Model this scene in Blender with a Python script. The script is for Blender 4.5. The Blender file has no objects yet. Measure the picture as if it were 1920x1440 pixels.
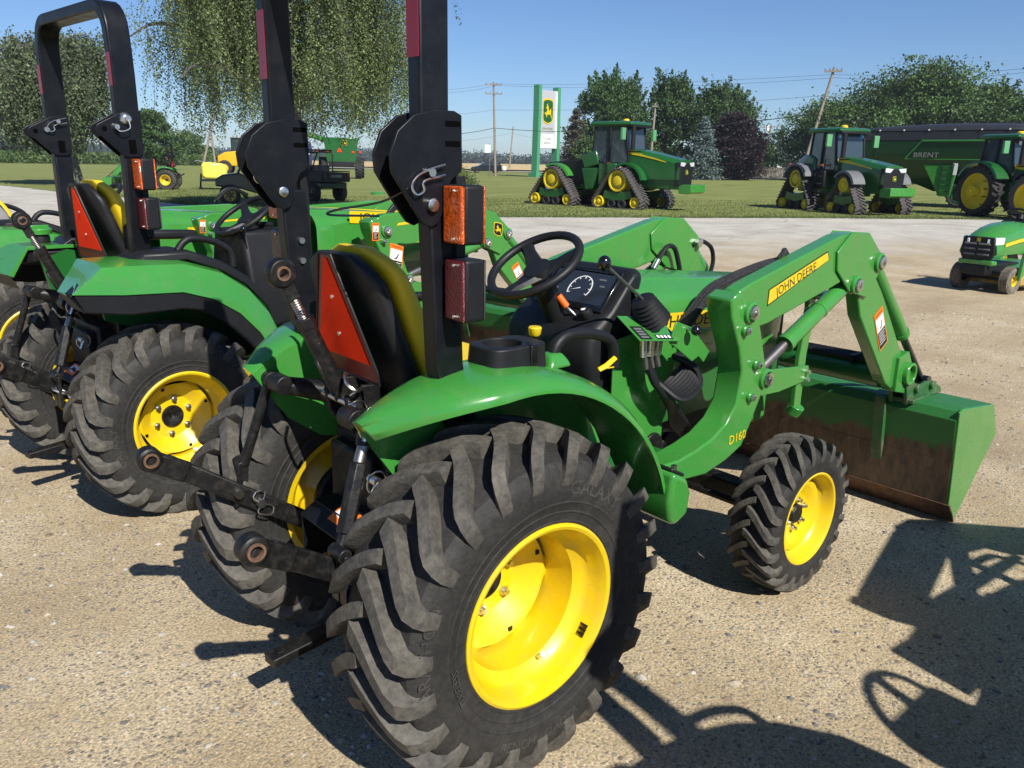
import bpy, bmesh, math, random
import numpy as np
from mathutils import Vector, Matrix
random.seed(7); rng = np.random.default_rng(7)
R_ = math.radians
scene = bpy.context.scene
col = scene.collection
# ---------------------------------------------------------------- camera
cam_d = bpy.data.cameras.new("camera"); cam = bpy.data.objects.new("camera", cam_d); col.objects.link(cam)
F_PX, CAM, YAW, PITCH, ROLL = 1491.8, (-1.4518, -2.2266, 1.8249), 0.85197, 0.27221, 0.01755
cy_, sy_, cp_, sp_ = math.cos(YAW), math.sin(YAW), math.cos(PITCH), math.sin(PITCH)
fwd = Vector((cy_*cp_, sy_*cp_, -sp_)); rt = Vector((sy_, -cy_, 0)); up = rt.cross(fwd)
r2 = math.cos(ROLL)*rt + math.sin(ROLL)*up; u2 = -math.sin(ROLL)*rt + math.cos(ROLL)*up
M = Matrix((r2, u2, -fwd)).transposed().to_4x4(); M.translation = CAM
cam.matrix_world = M
cam_d.sensor_width = 36; cam_d.lens = 36*F_PX/1920; cam_d.clip_start = .05; cam_d.clip_end = 6000
scene.camera = cam
# ---------------------------------------------------------------- light
SUN = Vector((-.165, -.95, .87)).normalized()
w = bpy.data.worlds.new("World"); scene.world = w; w.use_nodes = True
nt = w.node_tree; bg = nt.nodes["Background"]
sky = nt.nodes.new("ShaderNodeTexSky"); sky.sky_type = 'NISHITA'; sky.sun_disc = False
sky.sun_elevation = math.asin(SUN.z); sky.sun_rotation = math.pi/2 - math.atan2(SUN.y, SUN.x)
sky.altitude = 200; sky.air_density = 1.0; sky.dust_density = 0.0; sky.ozone_density = 3.5
tint = nt.nodes.new('ShaderNodeMix'); tint.data_type = 'RGBA'; tint.blend_type = 'MULTIPLY'; tint.inputs[0].default_value = 1; tint.inputs[7].default_value = (.78, .94, 1.20, 1)
nt.links.new(sky.outputs[0], tint.inputs[6]); nt.links.new(tint.outputs[2], bg.inputs[0]); bg.inputs[1].default_value = .064
sun_d = bpy.data.lights.new("sun", 'SUN'); sun_d.energy = 5.0; sun_d.angle = R_(.55); sun_d.color = (1, .955, .88)
sun = bpy.data.objects.new("sun", sun_d); col.objects.link(sun)
sun.rotation_euler = (-SUN).to_track_quat('-Z', 'Y').to_euler(); sun.location = (0, 0, 30)
scene.view_settings.view_transform = 'Standard'; scene.view_settings.look = 'None'
scene.view_settings.exposure = 0.5; scene.view_settings.gamma = 1
scene.cycles.max_bounces = 6; scene.cycles.transparent_max_bounces = 8
# ---------------------------------------------------------------- helpers
TEXTS = {}
def text_mesh(s, depth=.002):
    """vertices and faces of a line of lettering one unit high, centred on the origin"""
    k = (s, depth)
    if k in TEXTS: return TEXTS[k]
    cu = bpy.data.curves.new("t", 'FONT'); cu.body = s; cu.size = 1; cu.extrude = depth; cu.align_x = 'CENTER'; cu.align_y = 'CENTER'; cu.resolution_u = 3
    ob = bpy.data.objects.new("t", cu); col.objects.link(ob)
    dg = bpy.context.evaluated_depsgraph_get(); dg.update()
    me = bpy.data.meshes.new_from_object(ob.evaluated_get(dg))
    vs = [tuple(v.co) for v in me.vertices]; fs = [tuple(p.vertices) for p in me.polygons]
    bpy.data.objects.remove(ob); bpy.data.curves.remove(cu); bpy.data.meshes.remove(me)
    TEXTS[k] = (vs, fs); return TEXTS[k]
for s_, d_ in [("JOHN DEERE", .02), ("D160", .02), ("GALAXY", .03), ("MARATHON", .03), ("BENCH LOADER", .03), ("Tri County", .01), ("Equipment", .01), ("BRENT", .02), ("3032E", .02), ("3038 R", .02), ("WARNING", .01), ("30", .02), ("DANGER", .01), ("TUBELESS", .03), ("D140", .02)]:
    text_mesh(s_, d_)

def frame(o, x, y):
    """matrix with local X along x, local Y along y, origin o"""
    x = Vector(x).normalized(); y = Vector(y); z = x.cross(y).normalized(); y = z.cross(x)
    m = Matrix((x, y, z)).transposed().to_4x4(); m.translation = Vector(o); return m

class MB:
    def __init__(s): s.v = []; s.f = []; s.m = []
    def add(s, vs, fs, mi=0):
        o = len(s.v); s.v += [tuple(v) for v in vs]
        s.f += [tuple(i+o for i in f) for f in fs]; s.m += [mi]*len(fs); return s
    def box(s, c, d, M=None, mi=0, rot=None):
        hx, hy, hz = d[0]/2, d[1]/2, d[2]/2
        vs = [Vector((x, y, z)) for x in (-hx, hx) for y in (-hy, hy) for z in (-hz, hz)]
        if rot:
            from mathutils import Euler
            e = Euler(rot).to_matrix(); vs = [e @ v for v in vs]
        vs = [v + Vector(c) for v in vs]
        if M: vs = [M @ v for v in vs]
        return s.add(vs, [(0,1,3,2),(4,6,7,5),(0,4,5,1),(2,3,7,6),(0,2,6,4),(1,5,7,3)], mi)
    def bar(s, a, b, w_, h, up_=(0,0,1), mi=0):
        a, b = Vector(a), Vector(b); d = b-a; x = d.normalized(); u = Vector(up_); y = u.cross(x)
        if y.length < 1e-4: y = Vector((0,1,0))
        y.normalize(); z = x.cross(y)
        m = Matrix((x, y, z)).transposed().to_4x4(); m.translation = (a+b)/2
        return s.box((0,0,0), (d.length, w_, h), M=m, mi=mi)
    def prism(s, poly, a, b, axis='y', mi=0, M=None):
        n = len(poly)
        def P(p, t):
            q = {'y': (p[0], t, p[1]), 'z': (p[0], p[1], t), 'x': (t, p[0], p[1])}[axis]
            return (M @ Vector(q)) if M else q
        vs = [P(p, a) for p in poly] + [P(p, b) for p in poly]
        fs = [tuple(range(n)), tuple(range(2*n-1, n-1, -1))] + [(i, i+n, (i+1) % n + n, (i+1) % n) for i in range(n)]
        ar = sum(poly[i][0]*poly[(i+1) % n][1]-poly[(i+1) % n][0]*poly[i][1] for i in range(n))
        flip = (ar < 0) ^ (b < a) ^ (axis == 'y')
        # front cap normal must point away from b
        if not flip: fs = [f[::-1] for f in fs]
        return s.add(vs, fs, mi)
    def tube(s, pts, r, n=10, mi=0, closed=False, cap=True, flat=1.0):
        pts = [Vector(p) for p in pts]; k = len(pts)
        rs = r if isinstance(r, (list, tuple)) else [r]*k
        vs = []; prev = None
        for i, p in enumerate(pts):
            a = pts[(i-1) % k] if (closed or i > 0) else p
            b = pts[(i+1) % k] if (closed or i < k-1) else p
            t = (b-a).normalized()
            if prev is None:
                u = t.orthogonal().normalized()
            else:
                u = prev - t*prev.dot(t)
                u = u.normalized() if u.length > 1e-6 else t.orthogonal().normalized()
            prev = u; v = t.cross(u)
            vs += [p + (u*math.cos(2*math.pi*j/n) + v*math.sin(2*math.pi*j/n)*flat)*rs[i] for j in range(n)]
        fs = []
        for i in range(k if closed else k-1):
            i2 = (i+1) % k
            fs += [(i*n+j, i*n+(j+1) % n, i2*n+(j+1) % n, i2*n+j) for j in range(n)]
        if cap and not closed: fs += [tuple(range(n-1, -1, -1)), tuple(range((k-1)*n, k*n))]
        return s.add(vs, fs, mi)
    def cyl(s, a, b, r, n=16, mi=0, r2=None): return s.tube([a, b], [r, r if r2 is None else r2], n, mi)
    def lathe(s, prof, o=(0,0,0), ax=(0,1,0), n=32, mi=0, closed=False, cap=False):
        ax = Vector(ax).normalized(); o = Vector(o)
        u = Vector((1,0,0)) if abs(ax.x) < .9 else Vector((0,0,1)); u = (u - ax*u.dot(ax)).normalized(); v = ax.cross(u)
        k = len(prof); vs = []
        for (t, r) in prof:
            vs += [o + ax*t + (u*math.cos(2*math.pi*j/n) + v*math.sin(2*math.pi*j/n))*r for j in range(n)]
        fs = []
        for i in range(k if closed else k-1):
            i2 = (i+1) % k
            fs += [(i*n+j, i2*n+j, i2*n+(j+1) % n, i*n+(j+1) % n) for j in range(n)]
        if cap: fs += [tuple(range(n)), tuple(range(k*n-1, (k-1)*n-1, -1))]
        return s.add(vs, fs, mi)
    def sphere(s, c, r, n=12, mi=0, sc=(1,1,1)):
        prof = [(-math.cos(math.pi*i/n)*r, max(1e-4, math.sin(math.pi*i/n)*r)) for i in range(n+1)]
        t = MB(); t.lathe(prof, ax=(0,0,1), n=2*n)
        return s.add([(c[0]+x*sc[0], c[1]+y*sc[1], c[2]+z*sc[2]) for x, y, z in t.v], t.f, mi)
    def loft(s, secs, mi=0, closed=True, cap=True):
        """secs: list of equal-length 3D loops"""
        n = len(secs[0]); k = len(secs); vs = [p for q in secs for p in q]; fs = []
        for i in range(k-1):
            for j in range(n if closed else n-1):
                j2 = (j+1) % n; fs.append((i*n+j, i*n+j2, (i+1)*n+j2, (i+1)*n+j))
        if cap and closed: fs += [tuple(range(n-1, -1, -1)), tuple(range((k-1)*n, k*n))]
        return s.add(vs, fs, mi)
    def text(s, st, M, size, depth, mi=0, stretch=1.0):
        vs, fs = text_mesh(st, depth)
        return s.add([M @ Vector((x*size*stretch, y*size, z*size)) for x, y, z in vs], fs, mi)
    def split(s, name, mats, parent=None, gap=.02, **kw):
        """every loose group of pieces becomes an object of its own"""
        p = list(range(len(s.v)))
        def find(i):
            while p[i] != i: p[i] = p[p[i]]; i = p[i]
            return i
        for f in s.f:
            for i in f[1:]: p[find(i)] = find(f[0])
        isl = {}
        for k, f in enumerate(s.f): isl.setdefault(find(f[0]), []).append(k)
        gs = []
        for fs in isl.values():
            ii = {i for k in fs for i in s.f[k]}; lo = [min(s.v[i][a] for i in ii)-gap/2 for a in range(3)]; hi = [max(s.v[i][a] for i in ii)+gap/2 for a in range(3)]
            new = [fs, lo, hi]; rest = []
            for g in gs:
                if all(g[1][a] <= new[2][a] and new[1][a] <= g[2][a] for a in range(3)): new = [new[0]+g[0], [min(x, y) for x, y in zip(g[1], new[1])], [max(x, y) for x, y in zip(g[2], new[2])]]
                else: rest.append(g)
            gs = rest+[new]
        out = []
        for fs, _, _ in gs:
            q = MB(); m = {}
            for k in sorted(fs):
                for i in s.f[k]:
                    if i not in m: m[i] = len(q.v); q.v.append(s.v[i])
                q.f.append(tuple(m[i] for i in s.f[k])); q.m.append(s.m[k])
            out.append(q.build(name, mats, parent, **kw))
        return out
    def build(s, name, mats, parent=None, bevel=0, seg=2, angle=38, smooth=True, fix=True, solid=0, subsurf=0):
        me = bpy.data.meshes.new(name); me.from_pydata(s.v, [], s.f)
        if not isinstance(mats, (list, tuple)): mats = [mats]
        for m in mats: me.materials.append(m)
        me.polygons.foreach_set('material_index', s.m)
        if fix and len(s.f) < 60000:
            b = bmesh.new(); b.from_mesh(me); bmesh.ops.recalc_face_normals(b, faces=b.faces); b.to_mesh(me); b.free()
        if smooth:
            me.polygons.foreach_set('use_smooth', [True]*len(me.polygons)); me.set_sharp_from_angle(angle=R_(angle))
        me.update()
        ob = bpy.data.objects.new(name, me); col.objects.link(ob)
        if parent: ob.parent = parent
        if solid:
            md = ob.modifiers.new("solid", 'SOLIDIFY'); md.thickness = solid; md.offset = 0
        if subsurf:
            md = ob.modifiers.new("sub", 'SUBSURF'); md.levels = subsurf; md.render_levels = subsurf
        if bevel:
            md = ob.modifiers.new("bevel", 'BEVEL'); md.width = bevel; md.segments = seg; md.limit_method = 'ANGLE'; md.angle_limit = R_(40); md.harden_normals = False
        return ob

def tag(o, label=None, cat=None, group=None, kind=None):
    if label: o['label'] = label
    if cat: o['category'] = cat
    if group: o['group'] = group
    if kind: o['kind'] = kind
    return o
def thing(name, label, cat, loc=(0,0,0), rz=0, group=None, sc=1):
    o = bpy.data.objects.new(name, None); col.objects.link(o); o.empty_display_size = .2
    o.location = loc; o.rotation_euler = (0, 0, rz); o.scale = (sc, sc, sc)
    return tag(o, label, cat, group)
def copy_tree(o, parent=None):
    c = o.copy(); col.objects.link(c); c.parent = parent
    for ch in list(o.children): copy_tree(ch, c)
    return c
def struct(o): o['kind'] = 'structure'; return o
def arc(c, r, a0, a1, n):
    return [(c[0]+r*math.cos(R_(a0+(a1-a0)*i/n)), c[1]+r*math.sin(R_(a0+(a1-a0)*i/n))) for i in range(n+1)]
def smooth_path(pts, n=6):
    """Catmull-Rom through points"""
    P = [Vector(p) for p in pts]; P = [2*P[0]-P[1]] + P + [2*P[-1]-P[-2]]; out = []
    for i in range(1, len(P)-2):
        a, b, c, d = P[i-1:i+3]
        for j in range(n):
            t = j/n
            out.append(.5*((2*b) + (c-a)*t + (2*a-5*b+4*c-d)*t*t + (3*b-a-3*c+d)*t**3))
    out.append(P[-2]); return out

# ---------------------------------------------------------------- materials
MATS = {}
def mat(name, c, rough=.5, metal=0, coat=0, nscale=0, namt=0, bump=0, bscale=40, dirt=None, damt=0, dscale=6, rvar=0, spec=.5, trans=0, alpha=1, sheen=0, coords='Object', emis=None):
    m = bpy.data.materials.new(name); m.use_nodes = True; t = m.node_tree; N = t.nodes; L = t.links
    p = N["Principled BSDF"]; p.inputs['Base Color'].default_value = (*c, 1); p.inputs['Roughness'].default_value = rough
    p.inputs['Metallic'].default_value = metal; p.inputs['Coat Weight'].default_value = coat; p.inputs['Coat Roughness'].default_value = .08
    p.inputs['Specular IOR Level'].default_value = spec; p.inputs['Transmission Weight'].default_value = trans; p.inputs['Alpha'].default_value = alpha
    if emis: p.inputs['Emission Color'].default_value = (*emis[:3], 1); p.inputs['Emission Strength'].default_value = emis[3]
    if nscale or bump or dirt or rvar:
        tc = N.new("ShaderNodeTexCoord")
    last = None
    def noise(sc, det=5, r=.55):
        n = N.new("ShaderNodeTexNoise"); n.inputs['Scale'].default_value = sc; n.inputs['Detail'].default_value = det; n.inputs['Roughness'].default_value = r
        L.new(tc.outputs[coords], n.inputs['Vector']); return n
    if nscale:
        n = noise(nscale); mx = N.new("ShaderNodeMix"); mx.data_type = 'RGBA'; mx.blend_type = 'MULTIPLY'; mx.inputs[0].default_value = 1
        rmp = N.new("ShaderNodeMapRange"); rmp.inputs[1].default_value = .3; rmp.inputs[2].default_value = .7; rmp.inputs[3].default_value = 1-namt; rmp.inputs[4].default_value = 1+namt*.5
        L.new(n.outputs[0], rmp.inputs[0]); mx.inputs[6].default_value = (*c, 1); L.new(rmp.outputs[0], mx.inputs[7]); last = mx.outputs[2]
    if dirt:
        n = noise(dscale, 8, .7); rmp = N.new("ShaderNodeMapRange"); rmp.inputs[1].default_value = .46; rmp.inputs[2].default_value = .72; rmp.inputs[3].default_value = 0; rmp.inputs[4].default_value = damt
        L.new(n.outputs[0], rmp.inputs[0]); mx = N.new("ShaderNodeMix"); mx.data_type = 'RGBA'; L.new(rmp.outputs[0], mx.inputs[0])
        if last: L.new(last, mx.inputs[6])
        else: mx.inputs[6].default_value = (*c, 1)
        mx.inputs[7].default_value = (*dirt, 1); last = mx.outputs[2]
    if last: L.new(last, p.inputs['Base Color'])
    if rvar:
        n = noise(9, 6, .65); rmp = N.new("ShaderNodeMapRange"); rmp.inputs[1].default_value = .3; rmp.inputs[2].default_value = .7; rmp.inputs[3].default_value = max(0, rough-rvar); rmp.inputs[4].default_value = rough+rvar
        L.new(n.outputs[0], rmp.inputs[0]); L.new(rmp.outputs[0], p.inputs['Roughness'])
    if bump:
        n = noise(bscale, 4); b = N.new("ShaderNodeBump"); b.inputs['Strength'].default_value = bump; b.inputs['Distance'].default_value = .01
        L.new(n.outputs[0], b.inputs['Height']); L.new(b.outputs[0], p.inputs['Normal'])
    MATS[name] = m; return m
DUST = (.30, .25, .17)
G = mat("green_paint", (.040, .228, .034), .27, coat=.55, nscale=3, namt=.06, dirt=(.10, .17, .07), damt=.34, dscale=13, rvar=.14, bump=.014, bscale=70)
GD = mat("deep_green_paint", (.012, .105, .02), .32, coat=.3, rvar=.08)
GF = mat("far_green_shade_darkened", (.012, .095, .018), .28, coat=.5)  # green darkened to stand for shade on the far machines' sides
Y = mat("yellow_paint", (.70, .49, .004), .38, coat=.25, nscale=5, namt=.05, dirt=(.45, .30, .05), damt=.45, dscale=9, rvar=.12)
YF = mat("far_yellow_paint", (.62, .47, .012), .45)
YS = mat("yellow_vinyl", (.72, .50, .01), .5, nscale=8, namt=.08, bump=.05, bscale=220)
K = mat("black_paint", (.0042, .005, .0075), .40, spec=.28, nscale=9, namt=.15, dirt=(.05, .048, .045), damt=.10, dscale=14, rvar=.1, bump=.03, bscale=120)
KP = mat("black_plastic", (.0085, .009, .0105), .50, spec=.32, dirt=(.05, .047, .042), damt=.08, dscale=16, rvar=.08, bump=.06, bscale=260)
KG = mat("gloss_black", (.006, .006, .007), .14, coat=.4)
KW = mat("worn_black_steel", (.0052, .0055, .0062), .46, spec=.32, dirt=(.10, .085, .065), damt=.24, dscale=34, rvar=.15, bump=.12, bscale=70)
def rubber_mat(name, base, dust, amt, nsc=3.2):
    m = mat(name, base, .72, dirt=None, bump=.22, bscale=85, rvar=.1, spec=.32)
    t = m.node_tree; N = t.nodes; L = t.links; p = N["Principled BSDF"]
    tc = [n for n in N if n.type == 'TEX_COORD'][0]
    n1 = N.new("ShaderNodeTexNoise"); n1.inputs['Scale'].default_value = nsc; n1.inputs['Detail'].default_value = 9; n1.inputs['Roughness'].default_value = .72
    n2 = N.new("ShaderNodeTexNoise"); n2.inputs['Scale'].default_value = 40; n2.inputs['Detail'].default_value = 5; n2.inputs['Roughness'].default_value = .7
    L.new(tc.outputs['Object'], n1.inputs[0]); L.new(tc.outputs['Object'], n2.inputs[0])
    a = N.new("ShaderNodeMath"); a.operation = 'MULTIPLY'; L.new(n1.outputs[0], a.inputs[0]); L.new(n2.outputs[0], a.inputs[1])
    r = N.new("ShaderNodeMapRange"); r.inputs[1].default_value = .15; r.inputs[2].default_value = .36; r.inputs[3].default_value = .10; r.inputs[4].default_value = amt
    L.new(a.outputs[0], r.inputs[0]); x = N.new("ShaderNodeMix"); x.data_type = 'RGBA'; x.inputs[6].default_value = (*base, 1); x.inputs[7].default_value = (*dust, 1)
    L.new(r.outputs[0], x.inputs[0]); L.new(x.outputs[2], p.inputs['Base Color']); return m
RB = rubber_mat("dusty_rubber", (.0075, .008, .0088), (.10, .092, .08), .34, 3.6)
RT = rubber_mat("dusty_tread", (.025, .0248, .0243), (.175, .158, .128), .58, 4)
RBF = mat("far_rubber", (.02, .02, .021), .8)
HOLE = mat('dark_hole', (.0015, .0015, .0018), .9, spec=.05)
CH = mat("zinc_steel", (.62, .62, .60), .3, metal=1, rvar=.1)
ST = mat("bare_steel", (.33, .31, .29), .42, metal=1, dirt=(.16, .10, .06), damt=.5, dscale=30)
RUST = mat("rusty_steel", (.10, .055, .035), .8, nscale=18, namt=.4, dirt=(.20, .10, .045), damt=.8, dscale=30, bump=.2, bscale=60)
AMB = mat("amber_lens", (.50, .075, .003), .2, coat=.3, bump=.6, bscale=95, nscale=45, namt=.45)
RED = mat("red_lens", (.085, .003, .006), .25, coat=.15, bump=.5, bscale=120, nscale=60, namt=.35)
RRT = mat("red_reflector_tape", (.22, .006, .015), .3, bump=.1, bscale=200)
SMVO = mat("fluorescent_orange", (1.0, .045, .006), .8, spec=.12, nscale=4, namt=.06)
SMVR = mat("dark_red_reflective_border", (.17, .018, .012), .35, bump=.15, bscale=260)
WHT = mat("white_label", (.72, .72, .70), .5)
ORG = mat("orange_label", (.80, .17, .01), .45)
ORK = mat("orange_plastic", (.82, .13, .01), .4)
GLS = mat("tinted_glass", (.035, .05, .055), .04, spec=.8, coat=.5)
SCR = mat("gauge_face", (.02, .026, .034), .12, coat=.7)
GRY = mat("grey_plastic", (.12, .125, .13), .5)
LGT = mat("headlight", (.75, .78, .8), .12, coat=.8, metal=.3)
BKT = None
def wood_mat(): return mat("weathered_wood_pole", (.26, .22, .18), .85, nscale=3, namt=.2, bump=.3, bscale=12)
WOOD = wood_mat()
# ================================================================ the setting
def ground_mat(name, build):
    m = bpy.data.materials.new(name); m.use_nodes = True; t = m.node_tree
    p = t.nodes["Principled BSDF"]; p.inputs['Roughness'].default_value = .92; p.inputs['Specular IOR Level'].default_value = .2
    tc = t.nodes.new("ShaderNodeTexCoord"); geo = tc.outputs['Object']
    def noise(sc, det=6, r=.6, dist=0):
        n = t.nodes.new("ShaderNodeTexNoise"); n.inputs['Scale'].default_value = sc; n.inputs['Detail'].default_value = det; n.inputs['Roughness'].default_value = r; n.inputs['Distortion'].default_value = dist
        t.links.new(geo, n.inputs[0]); return n.outputs[0]
    def vor(sc, out=1, feat='F1'):
        n = t.nodes.new("ShaderNodeTexVoronoi"); n.inputs['Scale'].default_value = sc; n.feature = feat; t.links.new(geo, n.inputs[0]); return n.outputs[out]
    def ramp(src, *stops):
        n = t.nodes.new("ShaderNodeValToRGB"); e = n.color_ramp.elements
        while len(e) < len(stops): e.new(.5)
        for el, (pos, c) in zip(e, stops): el.position = pos; el.color = (*c, 1) if len(c) == 3 else c
        t.links.new(src, n.inputs[0]); return n.outputs[0]
    def mix(f, a, b, mode='MIX'):
        n = t.nodes.new("ShaderNodeMix"); n.data_type = 'RGBA'; n.blend_type = mode
        for s_, q in ((0, f), (6, a), (7, b)):
            if isinstance(q, (int, float)): n.inputs[s_].default_value = q
            elif isinstance(q, tuple): n.inputs[s_].default_value = (*q, 1)
            else: t.links.new(q, n.inputs[s_])
        return n.outputs[2]
    def rng_(src, a, b, c=0, d=1):
        n = t.nodes.new("ShaderNodeMapRange"); n.inputs[1].default_value = a; n.inputs[2].default_value = b; n.inputs[3].default_value = c; n.inputs[4].default_value = d
        t.links.new(src, n.inputs[0]); return n.outputs[0]
    def bump(h, s_, d):
        n = t.nodes.new("ShaderNodeBump"); n.inputs['Strength'].default_value = s_; n.inputs['Distance'].default_value = d; t.links.new(h, n.inputs['Height']); t.links.new(n.outputs[0], p.inputs['Normal'])
    def math_(op, a, b):
        n = t.nodes.new("ShaderNodeMath"); n.operation = op
        for i, q in enumerate((a, b)):
            if isinstance(q, (int, float)): n.inputs[i].default_value = q
            else: t.links.new(q, n.inputs[i])
        return n.outputs[0]
    def attr(nm):
        n = t.nodes.new("ShaderNodeAttribute"); n.attribute_name = nm; return n.outputs['Fac']
    build(p, t, noise, vor, ramp, mix, rng_, bump, math_, attr, geo); return m

def b_yard(p, t, noise, vor, ramp, mix, rng_, bump, math_, attr, geo):
    sand = ramp(noise(1.1, 8, .65), (.30, (.31, .238, .145)), (.52, (.42, .34, .218)), (.72, (.53, .45, .318)))
    fine = noise(95, 4, .7); sand = mix(.9, sand, ramp(fine, (.30, (.30, .28, .25)), (.5, (.95, .95, .95)), (.70, (1.75, 1.7, 1.6))), 'MULTIPLY')
    stonec = ramp(rng_(vor(55, 1), 0, 1), (.0, (.20, .165, .12)), (.3, (.33, .29, .22)), (.55, (.12, .115, .11)), (.78, (.42, .36, .27)), (1, (.26, .20, .14)))
    d1 = vor(55, 0); n1 = noise(2.2, 4)
    ms = math_('MULTIPLY', rng_(d1, .38, .28), rng_(n1, .34, .50)); c = mix(ms, sand, stonec)
    stone2 = ramp(rng_(vor(23, 1), 0, 1), (.0, (.10, .095, .09)), (.35, (.25, .22, .17)), (.6, (.34, .31, .26)), (.8, (.14, .10, .08)), (1, (.40, .36, .30)))
    d2 = vor(23, 0); m2 = math_('MULTIPLY', rng_(d2, .26, .17), rng_(noise(3.1, 3), .46, .56)); c = mix(m2, c, stone2)
    damp = rng_(noise(.32, 5, .6, .6), .54, .74, 0, .3); c = mix(damp, c, (.20, .15, .095))
    # worn pale concrete lane towards the lawn
    pv = attr("pave"); edge = math_('ADD', pv, math_('MULTIPLY', math_('SUBTRACT', noise(.5, 7, .65), .5), .9))
    conc = ramp(noise(.8, 8, .7), (.3, (.36, .335, .285)), (.55, (.48, .455, .395)), (.75, (.57, .545, .485)))
    conc = mix(.8, conc, ramp(noise(30, 5, .7), (.3, (.72, .72, .72)), (.7, (1.2, 1.2, 1.2))), 'MULTIPLY')
    cr = rng_(vor(.16, 0, 'DISTANCE_TO_EDGE'), .0, .008, .45, 0); conc = mix(cr, conc, (.12, .11, .095))
    mid = noise(19, 9, .9); strk = rng_(noise(.17, 6, .65, 1.5), .54, .68, 0, .45); conc = mix(strk, conc, (.20, .175, .13))
    f = rng_(edge, .16, .66); c = mix(f, c, conc); c = mix(.85, c, ramp(mid, (.28, (.68, .67, .65)), (.5, (1, 1, 1)), (.72, (1.28, 1.27, 1.24))), 'MULTIPLY'); t.links.new(c, p.inputs['Base Color'])
    h = math_('ADD', math_('MULTIPLY', ms, .35), math_('ADD', math_('MULTIPLY', m2, .5), math_('MULTIPLY', fine, .9)))
    h = math_('ADD', h, math_('MULTIPLY', noise(6, 6), .8)); bump(h, .55, .010)
YARD = ground_mat("sandy_gravel", b_yard)
def b_lawn(p, t, noise, vor, ramp, mix, rng_, bump, math_, attr, geo):
    mp = t.nodes.new("ShaderNodeMapping"); mp.inputs['Rotation'].default_value = (0, 0, R_(-62)); mp.inputs['Scale'].default_value = (.12, 1, 1); t.links.new(geo, mp.inputs[0])
    n = t.nodes.new("ShaderNodeTexNoise"); n.inputs['Scale'].default_value = 1.3; n.inputs['Detail'].default_value = 5; t.links.new(mp.outputs[0], n.inputs[0])
    g = ramp(n.outputs[0], (.3, (.125, .15, .042)), (.5, (.185, .21, .06)), (.7, (.25, .265, .095)))
    g = mix(.9, g, ramp(noise(14, 6, .75), (.3, (.55, .6, .5)), (.5, (1, 1, 1)), (.7, (1.5, 1.4, 1.25))), 'MULTIPLY')
    dry = rng_(noise(.22, 5, .6), .56, .74, 0, .55); g = mix(dry, g, (.23, .205, .09))
    t.links.new(g, p.inputs['Base Color']); bump(noise(30, 5, .7), .8, .05)
LAWN = ground_mat("mown_grass", b_lawn)
def b_field(p, t, noise, vor, ramp, mix, rng_, bump, math_, attr, geo):
    g = ramp(noise(.02, 5, .6), (.35, (.09, .115, .04)), (.6, (.20, .19, .085))); t.links.new(g, p.inputs['Base Color'])
FIELD = ground_mat("farmland", b_field)
def b_road(p, t, noise, vor, ramp, mix, rng_, bump, math_, attr, geo):
    t.links.new(ramp(noise(.4, 7, .7), (.3, (.30, .29, .27)), (.7, (.42, .41, .385))), p.inputs['Base Color'])
ROADM = ground_mat("pale_road_concrete", b_road)
def b_wheat(p, t, noise, vor, ramp, mix, rng_, bump, math_, attr, geo):
    t.links.new(ramp(noise(.08, 7, .7), (.3, (.42, .30, .13)), (.7, (.58, .45, .22))), p.inputs['Base Color'])
WHEATM = ground_mat("ripe_wheat", b_wheat)

EDGE = [(0, 260), (2, 150), (5, 90), (7.4, 54), (8.17, 44.7), (9.35, 36.8), (9.6, 31.95), (10.1, 26.5), (11.4, 23.5), (14.8, 19.9), (17.5, 18.3), (20.8, 16.5), (27.3, 12.9), (33.7, 8.7), (48, 0), (90, -26)]
_e = []
for (x0, y0), (x1, y1) in zip(EDGE[:-1], EDGE[1:]):   # ragged verge
    k_ = max(1, int(math.hypot(x1-x0, y1-y0)/.7)) if 0 < y0 < 60 else 1
    _e += [(x0+(x1-x0)*i/k_+random.uniform(-.10, .10)*(k_ > 1), y0+(y1-y0)*i/k_+random.uniform(-.10, .10)*(k_ > 1)) for i in range(k_)]
EDGE_R = _e+[EDGE[-1]]
def edge_dist(x, y):
    best = 1e9
    for (x0, y0), (x1, y1) in zip(EDGE[:-1], EDGE[1:]):
        dx, dy = x1-x0, y1-y0; t = max(0, min(1, ((x-x0)*dx+(y-y0)*dy)/(dx*dx+dy*dy)))
        best = min(best, math.hypot(x-x0-t*dx, y-y0-t*dy))
    return best
def sheet(name, pts, z, m):
    b = MB(); b.add([(x, y, z) for x, y in pts], [tuple(range(len(pts)))]); return struct(b.build(name, m, smooth=False, fix=False))
struct(sheet("ground", [(-700, -700), (1500, -700), (1500, 1500), (-700, 1500)], -.06, FIELD))
# yard
xs = [-60, -40, -25, -15] + [-10+i for i in range(0, 62)] + [60, 75, 95]; ys = [-70, -50, -35, -20] + [-14+i for i in range(0, 78)] + [75, 100, 150, 270]
b = MB(); vs = [(x, y, 0) for x in xs for y in ys]; ny = len(ys)
b.add(vs, [(i*ny+j, (i+1)*ny+j, (i+1)*ny+j+1, i*ny+j+1) for i in range(len(xs)-1) for j in range(ny-1)])
yard = struct(b.build("gravel_ground", YARD, smooth=False, fix=False))
at = yard.data.attributes.new("pave", 'FLOAT', 'POINT')
at.data.foreach_set('value', [max(0., min(1., (16-edge_dist(x, y))/14)) for x, y, _ in vs])
lawn_pts = EDGE_R + [(103, -40), (103, 60), (98, 118), (78, 160), (36, 204), (10, 258)]
sheet("lawn", lawn_pts, .012, LAWN)
RD = [(120, -200), (112, -40), (108, 60), (101.5, 120), (79, 163), (36, 206), (-60, 290), (-200, 400)]
b = MB(); L_ = []
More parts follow.
